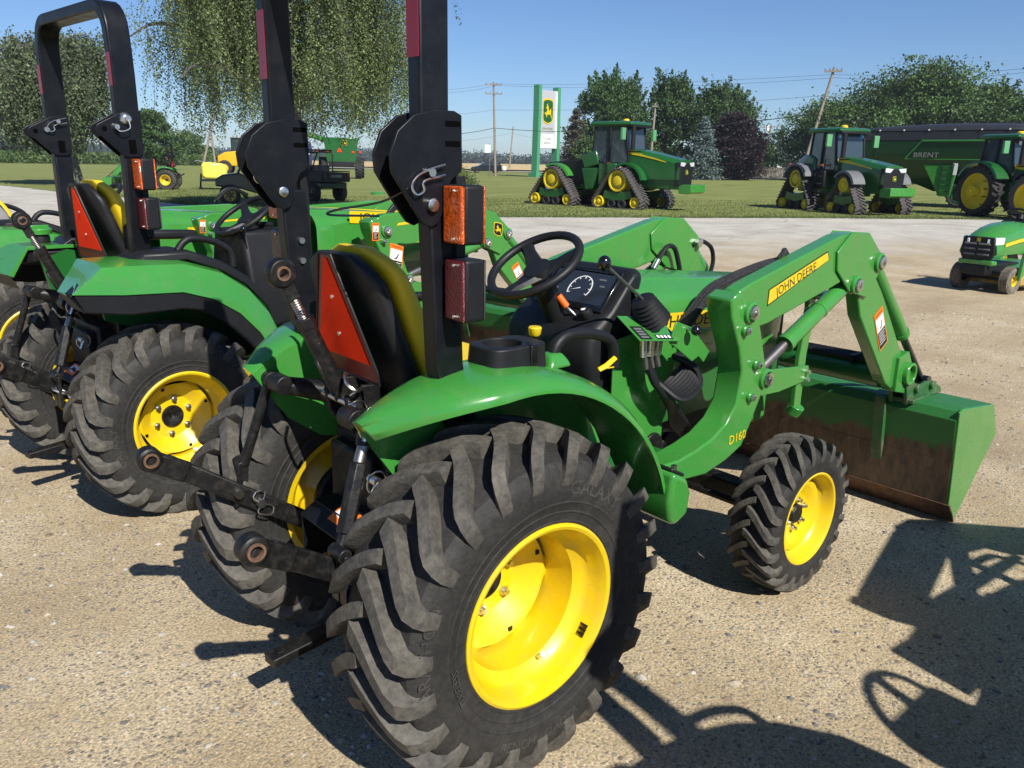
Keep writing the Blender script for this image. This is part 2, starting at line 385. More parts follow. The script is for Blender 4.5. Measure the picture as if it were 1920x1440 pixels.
for i, (x, y) in enumerate(RD):
    a = Vector(RD[max(0, i-1)]); c = Vector(RD[min(len(RD)-1, i+1)]); d = (c-a).normalized(); n = Vector((d.y, -d.x)); L_ += [(x-n.x*1, y-n.y*1, .03), (x+n.x*8, y+n.y*8, .03)]
b.add(L_, [(2*i, 2*i+1, 2*i+3, 2*i+2) for i in range(len(RD)-1)]); struct(b.build("road", ROADM, smooth=False, fix=False))
sheet("wheat_field", [(122, 100), (108, 130), (90, 170), (68, 196), (300, 620), (640, 520), (520, 160)], .25, WHEATM)

# grass fringe of the lawn and gravel stones: nobody could count them
GRB = mat("grass_blades", (.105, .14, .038), .8, nscale=6, namt=.35)
b = MB()
def tuft(x, y, z, h, s_):
    for k in range(3):
        a = random.random()*6.28; l = h*random.uniform(.6, 1.2); dx, dy = math.cos(a), math.sin(a); lean = random.uniform(.1, .7)*l
        b.add([(x-dy*s_, y+dx*s_, z), (x+dy*s_, y-dx*s_, z), (x+dx*lean, y+dy*lean, z+l)], [(0, 1, 2)])
for (x0, y0), (x1, y1) in zip(EDGE[4:-1], EDGE[5:]):
    ln = math.hypot(x1-x0, y1-y0); nx, ny_ = -(y1-y0)/ln, (x1-x0)/ln
    if (nx*1+ny_*1) < 0: nx, ny_ = -nx, -ny_
    for k in range(int(ln*120)):
        t = random.random(); o = abs(random.gauss(0, .5))-.12; tuft(x0+(x1-x0)*t+nx*o, y0+(y1-y0)*t+ny_*o, .0, .07, .010)
for k in range(16000):
    t = random.random(); i = random.randrange(5, len(EDGE)-2); (x0, y0), (x1, y1) = EDGE[i], EDGE[i+1]; o = random.random()**1.5*14
    tuft(x0+(x1-x0)*t+o*.55, y0+(y1-y0)*t+o*.83, .01, .06, .014)
tag(b.build("grass", GRB, smooth=False, fix=False), "short ragged grass along the edge of the lawn", "grass", kind="stuff")
STN = []
for i, c in enumerate([(.26, .22, .16), (.13, .125, .12), (.36, .31, .23), (.20, .15, .10), (.42, .39, .33)]): STN.append(mat("stone_%d" % i, c, .85, nscale=30, namt=.3))
b = MB()
oct_v = np.array([(1,0,0),(-1,0,0),(0,1,0),(0,-1,0),(0,0,1),(0,0,-1),(.7,.7,.1),(-.7,.7,0),(-.7,-.7,.1),(.7,-.7,0)])
oct_f = [(4,0,6),(4,6,2),(4,2,7),(4,7,1),(4,1,8),(4,8,3),(4,3,9),(4,9,0)]
def stone(x, y, r):
    s_ = oct_v*np.array([r*random.uniform(.7, 1.3), r*random.uniform(.6, 1), r*random.uniform(.3, .65)])*rng.uniform(.8, 1.2, (10, 1))
    a = random.random()*6.28; c, n = math.cos(a), math.sin(a)
    b.add([(x+p[0]*c-p[1]*n, y+p[0]*n+p[1]*c, p[2]+.0) for p in s_], oct_f, random.choice([0, 0, 1, 2, 2, 3, 4]))
for k in range(22000):
    d = random.random()**.6*12; a = YAW+random.uniform(-.72, .72); x, y = CAM[0]+d*math.cos(a)+.3*random.random(), CAM[1]+d*math.sin(a)
    stone(x, y, random.choice([.003, .004, .004, .005, .006, .007, .009, .012]) * (1+d*.05))
for k in range(420):
    d = 1.2+random.random()*9; a = YAW+random.uniform(-.7, .7); stone(CAM[0]+d*math.cos(a), CAM[1]+d*math.sin(a), random.uniform(.010, .020))
tag(b.build("gravel", STN, smooth=False, fix=False), "small loose stones strewn over the sandy gravel", "gravel", kind="stuff")

# ---------------------------------------------------------------- trees
def leaf_mat(name, c, var=.45, tr=.0, rough=.55):
    m = bpy.data.materials.new(name); m.use_nodes = True; t = m.node_tree; p = t.nodes["Principled BSDF"]; p.inputs['Roughness'].default_value = rough; p.inputs['Specular IOR Level'].default_value = .3
    a = t.nodes.new("ShaderNodeAttribute"); a.attribute_name = "leafv"
    r = t.nodes.new("ShaderNodeValToRGB"); e = r.color_ramp.elements
    e[0].color = (*[q*(1-var) for q in c], 1); e[1].color = (*[min(1, q*(1+var)) for q in c], 1)
    t.links.new(a.outputs['Fac'], r.inputs[0]); t.links.new(r.outputs[0], p.inputs['Base Color'])
    ts = t.nodes.new("ShaderNodeBsdfTranslucent"); mx = t.nodes.new("ShaderNodeMixShader"); mx.inputs[0].default_value = tr
    if tr:
        t.links.new(r.outputs[0], ts.inputs[0]); t.links.new(p.outputs[0], mx.inputs[1]); t.links.new(ts.outputs[0], mx.inputs[2]); t.links.new(mx.outputs[0], t.nodes["Material Output"].inputs[0])
    return m
BARK = mat("bark", (.075, .062, .048), .9, nscale=6, namt=.3, bump=.5, bscale=14)
BIRCHB = mat("dark_birch_bark", (.10, .095, .085), .85, nscale=4, namt=.4, bump=.4, bscale=9)
def leaves_obj(name, C, size, m, parent, seed, up=0.25, aspect=.6, kinds=None):
    """one mesh of leaf-sized faces at the points C (n,3); each leaf a bent diamond"""
    r = np.random.default_rng(seed); n = len(C)
    d = r.normal(size=(n, 3)); d /= np.linalg.norm(d, axis=1)[:, None]
    e = r.normal(size=(n, 3)); e -= d*(e*d).sum(1)[:, None]; e /= np.linalg.norm(e, axis=1)[:, None]
    s = (size*r.uniform(.6, 1.35, n))[:, None]
    V = np.empty((n, 4, 3)); V[:, 0] = C - d*s*.5; V[:, 1] = C + e*s*.5*aspect; V[:, 2] = C + d*s*.5; V[:, 3] = C - e*s*.5*aspect + np.cross(d, e)*s*.12
    me = bpy.data.meshes.new(name); me.vertices.add(4*n); me.vertices.foreach_set('co', V.reshape(-1))
    me.loops.add(4*n); me.loops.foreach_set('vertex_index', np.arange(4*n, dtype=np.int32)); me.polygons.add(n); me.polygons.foreach_set('loop_start', np.arange(0, 4*n, 4, dtype=np.int32))
    me.update(calc_edges=True); me.materials.append(m)
    at = me.attributes.new("leafv", 'FLOAT', 'POINT'); k = r.random(n) if kinds is None else kinds; at.data.foreach_set('value', np.repeat(k, 4))
    ob = bpy.data.objects.new(name, me); col.objects.link(ob); ob.parent = parent; return ob
def at_px(u, D):
    """ground point D metres from the camera in the direction of photo column u"""
    k = fwd + r2*((u-960)/F_PX); k = k - u2*(k.z/u2.z); h = math.hypot(k.x, k.y); return (CAM[0]+D*k.x/h, CAM[1]+D*k.y/h)
def zpx(u, v, D):
    k = fwd + r2*((u-960)/F_PX) - u2*((v-720)/F_PX); return CAM[2] + D*k.z/math.hypot(k.x, k.y)
def broadleaf(name, label, u, D, H, W, m, seed, group=None, n=9000, leaf=.42, trunk_h=.22, spires=0, cat="tree", base=.12, gap=.5):
    x, y = at_px(u, D); t = thing(name, label, cat, (x, y, 0), 0, group); r = np.random.default_rng(seed)
    tr = MB(); tr.tube([(0, 0, -.1), (.1, 0, H*trunk_h), (0, .15, H*.6)], [W*.045, W*.035, W*.012], 8)
    limbs = []; nl = 46
    for i in range(nl):
        a = r.random()*6.28; q = .05+.95*((i+.5)/nl)**.85; z = H*base+(H*(1-base)-W*(.26 if spires else .15))*q
        rad = W*.5*(max(.04, math.sin(math.pi*min(1, q**.75*.98+.02)))**.6)*r.uniform(.30, .95)
        limbs.append((rad*math.cos(a), rad*math.sin(a), z))
        if i % 2 == 0: tr.tube([(0, 0, max(H*.12, z-rad*.8)), (rad*.5*math.cos(a), rad*.5*math.sin(a), z-rad*.25), limbs[-1]], [W*.014, W*.009, W*.003], 5)
    tr.build("trunk", BARK, t)
    P = []; kk = []; n = int(n*2.6); leaf *= .88
    for (lx, ly, lz) in limbs:
        c = n//nl; br = W*r.uniform(.10, .19)
        if spires:   # upright sprays of twigs
            ns = 9
            for j in range(ns):
                o = r.normal(size=3)*br*.62; o[2] *= .7; hgt = W*r.uniform(.12, .24); m_ = c//ns
                q = r.random(m_)**.8; f_ = r.normal(size=(m_//2, 3))*br*.5; f_[:, 2] *= .7; P.append(np.array([lx, ly, lz])+o*.8+f_); kk.append(np.clip(r.normal(.4, .2)+.12*r.normal(size=m_//2), 0, 1)); P.append(np.stack([lx+o[0]*(1+.5*q)+r.normal(size=m_)*.036*W*(1.15-q), ly+o[1]*(1+.5*q)+r.normal(size=m_)*.036*W*(1.15-q), lz+o[2]+q*hgt-hgt*.35], 1)); kk.append(np.clip(r.normal(.45, .2)+.12*r.normal(size=m_), 0, 1))
        else:
            ns = 7
            for j in range(ns):
                o = r.normal(size=3)*br*.75; o[2] *= .65; m_ = c//ns; q = r.normal(size=(m_, 3))*br*.36; q[:, 2] *= .6
                P.append(np.array([lx, ly, lz])+o+q); kk.append(np.clip(r.normal(.45, .22)+.12*r.normal(size=m_), 0, 1))
    P = np.concatenate(P); kk = np.concatenate(kk); ok = (P[:, 2] > H*base*.5) & (P[:, 2] < H*1.0); leaves_obj("crown", P[ok], leaf, m, t, seed, kinds=kk[ok]); return t
def conifer(name, label, u, D, H, W, m, seed, n=9000, group=None, leaf=.34, base=.02):
    x, y = at_px(u, D); t = thing(name, label, "tree", (x, y, 0), 0, group); r = np.random.default_rng(seed)
    tr = MB(); tr.cyl((0, 0, -.1), (0, 0, H*.95), W*.035, 8, r2=.03); tr.build("trunk", BARK, t)
    P = []; kk = []; nb = 150; per = n//nb
    for i in range(nb):
        q = (i+.5)/nb; z = H*(base+(1-base)*q); rad = W*.5*(1-q)**.85*r.uniform(.75, 1.12)+.12; a = r.random()*6.28
        s_ = r.random(per)**.7; dr = -.18*rad*s_ + .12*rad*s_**3; wid = .10*rad+.12
        P.append(np.stack([rad*s_*math.cos(a)+r.normal(size=per)*wid, rad*s_*math.sin(a)+r.normal(size=per)*wid, z+dr-abs(r.normal(size=per))*wid*.8], 1)); kk.append(np.clip(r.normal(.45, .2)+.15*r.normal(size=per), 0, 1))
    leaves_obj("crown", np.concatenate(P), leaf, m, t, seed, kinds=np.concatenate(kk), aspect=.4); return t
def weeping(name, label, x, y, H, W, low, m, seed, strands, step, leaf, trunk_r, lean=(0, 0), zlow=2.2):
    t = thing(name, label, "tree", (x, y, 0)); r = np.random.default_rng(seed)
    tr = MB(); tr.tube([(0, 0, -.15), (lean[0]*.3, lean[1]*.3, H*.2), (lean[0], lean[1], H*.5), (lean[0], lean[1], H*.9)], [trunk_r*1.25, trunk_r, trunk_r*.7, .04], 10)
    limb_pts = []
    for i in range(26):
        a = i*2.399+r.random()*.5; z0 = H*(.28+.55*r.random()); rad = W*.5*r.uniform(.45, .86)*math.sqrt(max(.15, 1-((z0/H-.35)/.75)**2)); z1 = min(H*.97, z0+rad*r.uniform(.15, .5))
        p = smooth_path([(lean[0], lean[1], z0), (lean[0]+rad*.45*math.cos(a), lean[1]+rad*.45*math.sin(a), z0+(z1-z0)*.75), (lean[0]+rad*.85*math.cos(a), lean[1]+rad*.85*math.sin(a), z1), (lean[0]+rad*1.05*math.cos(a), lean[1]+rad*1.05*math.sin(a), z1-.5)], 4)
        tr.tube(p, [trunk_r*.42*(1-k/len(p))+.012 for k in range(len(p))], 6); limb_pts += p[2:]
    P = []; kk = []; tw = []; wgt = r.random(len(limb_pts))**2.2+.10; wgt /= wgt.sum()
    for i in range(strands):
        b0 = limb_pts[r.choice(len(limb_pts), p=wgt)]; o = r.normal(size=3)*[.55, .55, .35]; p0 = np.array(b0)+o
        rr = math.hypot(p0[0]-lean[0], p0[1]-lean[1])/(W*.5); az_ = math.atan2(p0[1], p0[0]); low_ = zlow+max(0, rr-.66)*8.0*(W/10)+.8*r.random()**2+2.4*(W/10)*abs(math.sin(az_*4.3+2*math.sin(az_*9+rr*7)))**1.6; L_ = min(p0[2]-low_, r.uniform(1.2, 5.2))
        if L_ < .8: continue
        k = int(L_/step); s_ = (np.arange(k)+r.random(k))*step; sw = r.normal(size=2)*.10; ph = r.random()*6
        cx = p0[0]+sw[0]*s_+.07*np.sin(s_*1.7+ph); cy = p0[1]+sw[1]*s_+.07*np.cos(s_*1.4+ph); jit = (.04+.10*np.exp(-s_*.7))*(W/10)**.5
        P.append(np.stack([cx+r.normal(size=k)*jit, cy+r.normal(size=k)*jit, p0[2]-s_], 1)); kk.append(np.clip(r.normal(.45, .22)+.16*r.normal(size=k), 0, 1))
        if i % 5 == 0: tw.append([(cx[q], cy[q], p0[2]-s_[q]) for q in range(0, k, max(1, k//5))])
    for q in tw:
        if len(q) > 2: tr.tube(q, .007, 3, cap=False)
    tr.build("trunk", BIRCHB, t); leaves_obj("crown", np.concatenate(P), leaf, m, t, seed, kinds=np.concatenate(kk), aspect=.75); return t
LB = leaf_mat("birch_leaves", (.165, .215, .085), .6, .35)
LB2 = leaf_mat("darker_birch_leaves", (.12, .155, .078), .55, .3)  # darker, duller leaf colour for the smaller birch
LM = leaf_mat("maple_leaves", (.062, .118, .031), .6, .18)
LM2 = leaf_mat("ash_leaves", (.075, .135, .034), .5, .15)
LP = leaf_mat("purple_leaves", (.022, .012, .014), .5, .08)
LS = leaf_mat("spruce_needles", (.045, .065, .042), .4)
LSB = leaf_mat("blue_spruce_needles", (.10, .145, .135), .4)
LBR = leaf_mat("browning_spruce_needles", (.075, .07, .042), .45)
x, y = at_px(556, 29.0)
weeping("weeping_birch", "big weeping birch with long hanging strands over the lawn behind the tractors", x, y, 11.6, 11.6, 2.3, LB, 11, 3700, .024, .066, .24, zlow=2.2)
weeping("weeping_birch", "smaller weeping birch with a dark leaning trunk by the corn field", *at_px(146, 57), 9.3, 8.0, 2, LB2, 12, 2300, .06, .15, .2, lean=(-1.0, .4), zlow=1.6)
GF1 = "broad leafed trees across the road"
broadleaf("maple_tree", "tall dark maple with an upswept crown right of the dealer sign", 1146, 118, zpx(1146, 118, 118), 11.5, LM, 21, GF1, n=15000, spires=1, leaf=.36)
broadleaf("maple_tree", "slender upswept maple behind the tracked tractor's exhaust", 1252, 122, zpx(1252, 128, 122), 7.5, LM, 22, GF1, n=9000, spires=1, leaf=.36)
broadleaf("maple_tree", "ragged open maple with thin top left of the purple tree", 1342, 122, zpx(1342, 140, 122), 10.0, LM, 23, GF1, n=9500, spires=1, leaf=.34, base=.35)
broadleaf("ash_tree", "huge spreading round crowned tree behind the far tractors", 1690, 118, zpx(1690, 106, 118), 19.0, LM2, 24, GF1, n=26000, leaf=.4)
broadleaf("ash_tree", "upswept right shoulder tree beside the huge round crown", 1838, 122, zpx(1838, 135, 122), 12.0, LM2, 25, GF1, n=14000, spires=1, leaf=.38)
broadleaf("ash_tree", "darkest tree standing right behind the wheeled tractor cab", 1915, 112, zpx(1915, 180, 112), 9, LM, 26, GF1, n=9000, leaf=.36)
broadleaf("maple_tree", "low dark bushy tree right of the white house", 1530, 128, zpx(1530, 188, 128), 13.5, LM, 27, GF1, n=13000, leaf=.36)
broadleaf("maple_tree", "small tree peeping over the white house roof", 1425, 150, zpx(1425, 258, 150), 6, LM, 28, GF1, n=4000, leaf=.36)
broadleaf("purple_maple", "dark purple leafed tree between the spruce and the house", 1378, 112, zpx(1378, 208, 112), 8.2, LP, 29, n=12000, leaf=.34, base=.0, trunk_h=.1)
conifer("spruce_tree", "blue green spruce between the tracked tractor and the purple tree", 1316, 108, zpx(1316, 218, 108), 6.2, LSB, 31)
conifer("spruce_tree", "thin browning spruce just right of the dealer sign", 1078, 112, zpx(1078, 203, 112), 6.0, LBR, 32)
broadleaf("maple_tree", "low green bush tree at the foot of the browning spruce", 1105, 108, zpx(1105, 252, 108), 5.5, LM, 33, GF1, n=4000, leaf=.3, base=0)
broadleaf("maple_tree", "rounded tree seen between the left roll bar and the weeping birch", 288, 120, zpx(288, 203, 120), 5.8, LM, 34, n=8000, leaf=.34)
broadleaf("ash_tree", "pale distant tree behind the leaning pole on the left", 352, 190, zpx(352, 240, 190), 9, LM2, 35, n=5000, leaf=.5)
conifer("spruce_tree", "dark spruce at the left edge behind the corn", 12, 210, zpx(12, 195, 210), 11, LS, 36, leaf=.6)
conifer("spruce_tree", "second dark spruce behind the corn left of the roll bar", 66, 205, zpx(66, 200, 205), 12, LS, 37, leaf=.6)
conifer("spruce_tree", "dark spruce behind the corn between the roll bar posts", 118, 215, zpx(118, 203, 215), 12, LS, 38, leaf=.6)
broadleaf("young_evergreen", "little feathery evergreen bush on the lawn right of the roll bar plate", 855, 46, zpx(855, 309, 46), 2.4, leaf_mat("juniper", (.10, .14, .04), .4, .1), 39, n=2600, leaf=.11, base=0, trunk_h=.1, cat="bush")
# far wood on the horizon
LW = leaf_mat("haze_tinted_wood", (.052, .075, .062), .35)  # leaf colour pushed towards blue to stand for distance haze
r = np.random.default_rng(5); P = []
for k in range(2600):
    u = r.uniform(-150, 2050); D = r.uniform(640, 720); x, y = at_px(u, D); h = r.uniform(6, 8.2)*(1+.16*math.sin(u*.011)+.10*math.sin(u*.05)); q = r.normal(size=(46, 3))*[3.2, 3.2, h*.28]; q[:, 2] = abs(q[:, 2]+h*.55); P.append(np.array([x, y, 0])+q)
ob = leaves_obj("woodland", np.concatenate(P), 1.7, LW, None, 6, aspect=.9); tag(ob, "low haze-tinted wood along the whole horizon", "wood", kind="stuff")
# corn
LC = leaf_mat("corn_leaves", (.07, .115, .028), .4, .1)
P = []
for k in range(6500):
    u = r.uniform(-80, 470); D = r.uniform(176, 215) if u < 400 else r.uniform(200, 220); x, y = at_px(u, D); q = r.normal(size=(3, 3))*[.25, .25, .1]; q[:, 2] = np.array([.5, 1.2, 1.9])+r.normal(size=3)*.15; P.append(np.array([x, y, 0])+q)
ob = leaves_obj("corn_field", np.concatenate(P), .85, LC, None, 8, aspect=.35); tag(ob, "dense green corn standing beyond the lawn on the left", "corn", kind="stuff")
# ================================================================ compact loader tractors
def text_arc(b, s, rc, y, o, th_mid, size, mi, th_dir=1, sag=0):
    """lettering wrapped round a tyre sidewall; o is the outward sign of the local Y axis"""
    vs, fs = text_mesh(s, .03)
    out = []
    for x, yy, z in vs:
        th = th_mid - (x*size/rc)*th_dir*(-o); r = rc + yy*size*th_dir
        out.append((r*math.cos(th), y + o*(z*size*.25), r*math.sin(th)))
    b.add(out, fs, mi)
def tyre(parent, name, loc, R, w, o, rim_r, nl, disc_off, hub_col=None, texts=(), lug_scale=1.0, rimname="rim", wavy=True, nut_r=.10, hub_r=.062, seg=72):
    b = MB(); K_ = w
    prof = [(-.40, rim_r/R*1.0), (-.445, rim_r/R*1.05), (-.492, .70), (-.495, .78), (-.472, .842), (-.43, .874), (-.36, .889), (-.2, .901), (0, .905), (.2, .901), (.36, .889), (.43, .874), (.472, .842), (.495, .78), (.492, .70), (.445, rim_r/R*1.05), (.40, rim_r/R)]
    def ribs(p, q): return [(p[0]+(q[0]-p[0])*f+(.006 if k else 0)*(1 if p[0] > 0 else -1), p[1]+(q[1]-p[1])*f) for f, k in ((.12, 0), (.15, 1), (.19, 1), (.22, 0), (.42, 0), (.45, 1), (.48, 1), (.51, 0), (.72, 0), (.76, 1), (.80, 0))]
    prof = prof[:2]+ribs(prof[1], prof[2])+prof[2:-2]+ribs(prof[-2], prof[-3])[::-1]+prof[-2:]
    b.lathe([(t*w, r*R) for t, r in prof], n=seg)
    st = [((-.06, .888), (-.06, .998), -.010, .92), ((-.02, .888), (-.02, 1.0), 0, 1.0), ((.06, .888), (.06, 1.0), .020, 1.05), ((.14, .888), (.14, .999), .047, 1.07), ((.22, .886), (.22, .997), .080, 1.08), ((.30, .88), (.305, .992), .121, 1.09), ((.37, .872), (.385, .983), .163, 1.09), ((.42, .85), (.448, .962), .195, 1.08), ((.452, .82), (.490, .91), .215, 1.08), ((.470, .78), (.512, .855), .224, 1.10), ((.482, .735), (.503, .768), .228, 1.05)]
    for s_ in (-1, 1):
        for i in range(nl):
            th0 = 2*math.pi*(i + (.5 if s_ > 0 else 0))/nl; secs = []
            for (yb, rb), (yt, rt_), dth, hw in st:
                h = hw*.0385*lug_scale*1.14/R*.545; th = th0 + dth*1.42*(24/nl)**.5; q = []
                for f, k in ((1.22, 0), (1.08, .6), (1.0, .97), (.965, 1.0), (-.965, 1.0), (-1.0, .97), (-1.08, .6), (-1.22, 0)):
                    y = (yb+(yt-yb)*k)*w*s_; r = (rb+(rt_-rb)*k)*R; a = th + f*h
                    q.append((r*math.cos(a), y, r*math.sin(a)))
                secs.append(q)
            b.loft(secs, 1)
    for tx in texts: text_arc(b, tx[0], tx[1]*R, o*.494*w, o, R_(tx[2]), tx[3], 2, tx[4])
    b_ob = b.build(name, [RB, RT, RTX], parent, angle=30); b_ob.location = loc
    # rim
    rb = MB(); e = .47*w; k = rim_r/.265
    pr = [(e-.022*k, rim_r+.030*k), (e-.004*k, rim_r+.024*k), (e, rim_r+.016*k), (e-.004*k, rim_r+.006*k), (e-.03*k, rim_r-.006*k), (e-.068*k, rim_r-.010*k), (e-.085*k, rim_r-.022*k), (e-.105*k, rim_r-.047*k), (disc_off*w, rim_r-.052*k), (-.30*w, rim_r-.04*k), (-.38*w, rim_r-.012*k), (-.45*w, rim_r-.004*k), (-.47*w, rim_r+.02*k)]
    rb.lathe([(o*t, r) for t, r in pr], n=64)
    # disc with scalloped rim
    n = 64; d0 = disc_off*w; dd = 1.0 if wavy else .55; rings = [(.0, hub_r*k), (.0, .122*k), (.012*k*dd, .138*k), (.050*k*dd, .178*k), (.062*k*dd, .20*k), (.058*k*dd, None)]; vs = []
    for t, r in rings:
        for j in range(n):
            a = 2*math.pi*j/n
            rr = r if r else min(rim_r-.045*k, ((rim_r-.052*k)*.93)/max(.2, math.cos(((a*6/(2*math.pi)) % 1-.5)*2*math.pi/6)) if wavy else 9)
            vs.append((rr*math.cos(a), o*(d0+t), rr*math.sin(a)))
    fs = [(i*n+j, i*n+(j+1) % n, (i+1)*n+(j+1) % n, (i+1)*n+j) for i in range(len(rings)-1) for j in range(n)]
    rb.add(vs, fs)
    rb.lathe([(o*(d0-.03), .001), (o*(d0-.03), hub_r*k*.98), (o*(d0+.012), hub_r*k*.98), (o*(d0+.012), hub_r*k*.75), (o*(d0-.01), .001)] if wavy else [(o*(d0+.02), .001), (o*(d0+.02), hub_r*k*.8), (o*(d0+.012), hub_r*k*.98), (o*(d0-.02), hub_r*k*.98)], n=32, mi=2)
    for j in range(6):
        a = 2*math.pi*(j+.35)/6; x, z = nut_r*k*math.cos(a), nut_r*k*math.sin(a)
        rb.tube([(x, o*(d0-.005), z), (x, o*(d0+.012), z), (x, o*(d0+.012), z)], [.017*k**.5, .017*k**.5, .012*k**.5], 6, 1); rb.cyl((x, o*(d0+.010), z), (x, o*(d0+.026), z), .010*k**.5, 10, 1)
    if wavy:
        for j in range(4):
            a = R_(20+90*j); c = Vector((.187*k*math.cos(a), o*(d0+.058*k), .187*k*math.sin(a))); rb.box(c, (.016, .003, .016), mi=2)
        a = R_(-72); c = Vector(((rim_r-.03)*math.cos(a), o*(e-.11), (rim_r-.03)*math.sin(a))); rb.cyl(c, c+Vector((-.06*math.cos(a)*.5, o*.04, -.06*math.sin(a)*.6)), .009, 10, 1)
        rb.cyl(c-Vector((0, 0, .004)), c+Vector((-.004*math.cos(a), o*.004, -.004*math.sin(a))), .017, 12, 1)
    if wavy:   # small bar code sticker
        for q in range(9): a = R_(-40+1.1*q); c = Vector(((rim_r-.0085)*math.cos(a), o*(e-.045), (rim_r-.0085)*math.sin(a))); rb.box(c, (.003, .03, .002+.0012*(q % 3)), mi=2, rot=(0, -a, 0))
    rim = rb.build(rimname, [Y, CH, KW], b_ob, angle=30)
    return b_ob
RTX = rubber_mat("raised_rubber_lettering", (.020, .0205, .021), (.13, .12, .10), .5)

def emblem(b, M, s, mi_y, mi_k, dz=.001):
    """shield with a leaping stag, s = height"""
    def shield(k): return [(x*k, y*k) for x, y in ((-.40, .40), (-.30, .47), (0, .50), (.30, .47), (.40, .40), (.41, .1), (.40, -.33), (.30, -.43), (0, -.5), (-.30, -.43), (-.40, -.33), (-.41, .1))]
    stag = [(.86, .17), (.74, .36), (.62, .40), (.46, .37), (.39, .25), (.35, .28), (.39, .40), (.27, .36), (.20, .44), (.25, .47), (.36, .47), (.43, .56), (.43, .63), (.33, .66), (.35, .71), (.42, .73), (.38, .80), (.50, .88), (.47, .81), (.52, .76), (.57, .70), (.56, .60), (.66, .56), (.75, .66), (.80, .62), (.79, .50), (.80, .38), (.90, .18)]
    for i, (pl, z, mi) in enumerate(((shield(s), dz, mi_y), (shield(s*.89), dz*2, mi_k), ([((x-.54)*s*.86, (y-.53)*s*.86) for x, y in stag], dz*3, mi_y))):
        b.prism(pl, 0, z, 'z', mi, M)

def fender_a(t, s_):
    """rounded fender on side s_ (-1 right)"""
    c = (0, .53); secs = []
    for i in range(27):
        q = i/26; a = 124-(124-9)*q; ar = R_(a); r0 = .705 + .012*math.sin(math.pi*q)
        if a > 96: lipy = .645-.225*((a-96)/28)**1.5
        else: lipy = .645
        lipr = .668 if a > 60 else .668+.012*(60-a)/50
        iny = .34 if a > 40 else .34+.12*((40-a)/31)
        crown = .715 if a > 50 else .715-.02*(50-a)/40
        pts = [(iny, crown-.012), (iny+.03, crown), (iny+(lipy-iny)*.45, crown+.004), (iny+(lipy-iny)*.75, crown-.002), (lipy-.028, crown-.014), (lipy-.008, crown-.028), (lipy, lipr+.008), (lipy+.002, lipr-.008), (lipy-.010, lipr-.008), (lipy-.014, lipr+.004), (lipy-.05, crown-.03), (iny+.02, crown-.02), (iny, crown-.022)]
        secs.append([(r*math.cos(ar), s_*y, c[1]+r*math.sin(ar)) for y, r in pts])
    b = MB(); b.loft(secs)
    # inner wall behind the tyre
    wall = [(.70*math.cos(R_(124-115*i/20)), .53+.70*math.sin(R_(124-115*i/20))) for i in range(21)]
    wall += [(.69, .62), (.45, .60), (.2, .75), (-.15, .84), (-.27, .93)]
    b.prism(wall, s_*.335, s_*.345)
    f = b.build("fender", G, t, angle=50)
    return f
def rounded_tube(b, pts, r, mi=0, n=12): b.tube(smooth_path(pts, 6), r, n, mi)
def lamp_box(t, c, d, lens_m, rx=-1):
    b = MB(); b.box(c, d); o = b.build("tail_light", KP, t, bevel=.010, seg=3)
    l = MB(); l.box((c[0]-d[0]/2-.003, c[1], c[2]), (.014, d[1]-.004, d[2]-.006)); lo = l.build("lens", [lens_m], o, bevel=.009, seg=3)
    f = MB(); f.box((c[0]+d[0]/2+.002, c[1], c[2]), (.008, d[1]-.004, d[2]-.006)); f.build("lens", [lens_m if lens_m is AMB else KP], o, bevel=.004)
    s_ = MB()
    for z in (-1, 1): s_.cyl((c[0]-d[0]/2-.009, c[1]-.004, c[2]+z*(d[2]/2-.016)), (c[0]-d[0]/2-.013, c[1]-.004, c[2]+z*(d[2]/2-.016)), .0045, 8)
    s_.split("screw", CH, o)
def rop_plate_a(b, y0, y1):
    P = [(-.112, 1.94), (-.135, 1.95), (-.20, 1.95), (-.262, 1.935), (-.312, 1.895), (-.336, 1.84), (-.332, 1.795), (-.305, 1.755), (-.255, 1.685), (-.237, 1.664), (-.213, 1.654), (-.190, 1.664), (-.176, 1.69), (-.165, 1.74), (-.145, 1.775), (-.110, 1.80)]
    b.prism(P, y0, y1)
def r_clip(b, c, o):
    b.cyl((c[0], c[1], c[2]), (c[0], c[1]+o*.022, c[2]), .011, 12); y = c[1]+o*.014
    b.tube(smooth_path([(c[0]+.045, y, c[2]+.02), (c[0]-.01, y, c[2]+.006), (c[0]-.045, y, c[2]-.012), (c[0]-.06, y, c[2]-.035), (c[0]-.045, y, c[2]-.055), (c[0]-.022, y, c[2]-.045), (c[0]-.022, y, c[2]-.022), (c[0]+.045, y, c[2]-.006)], 4), .003, 6)
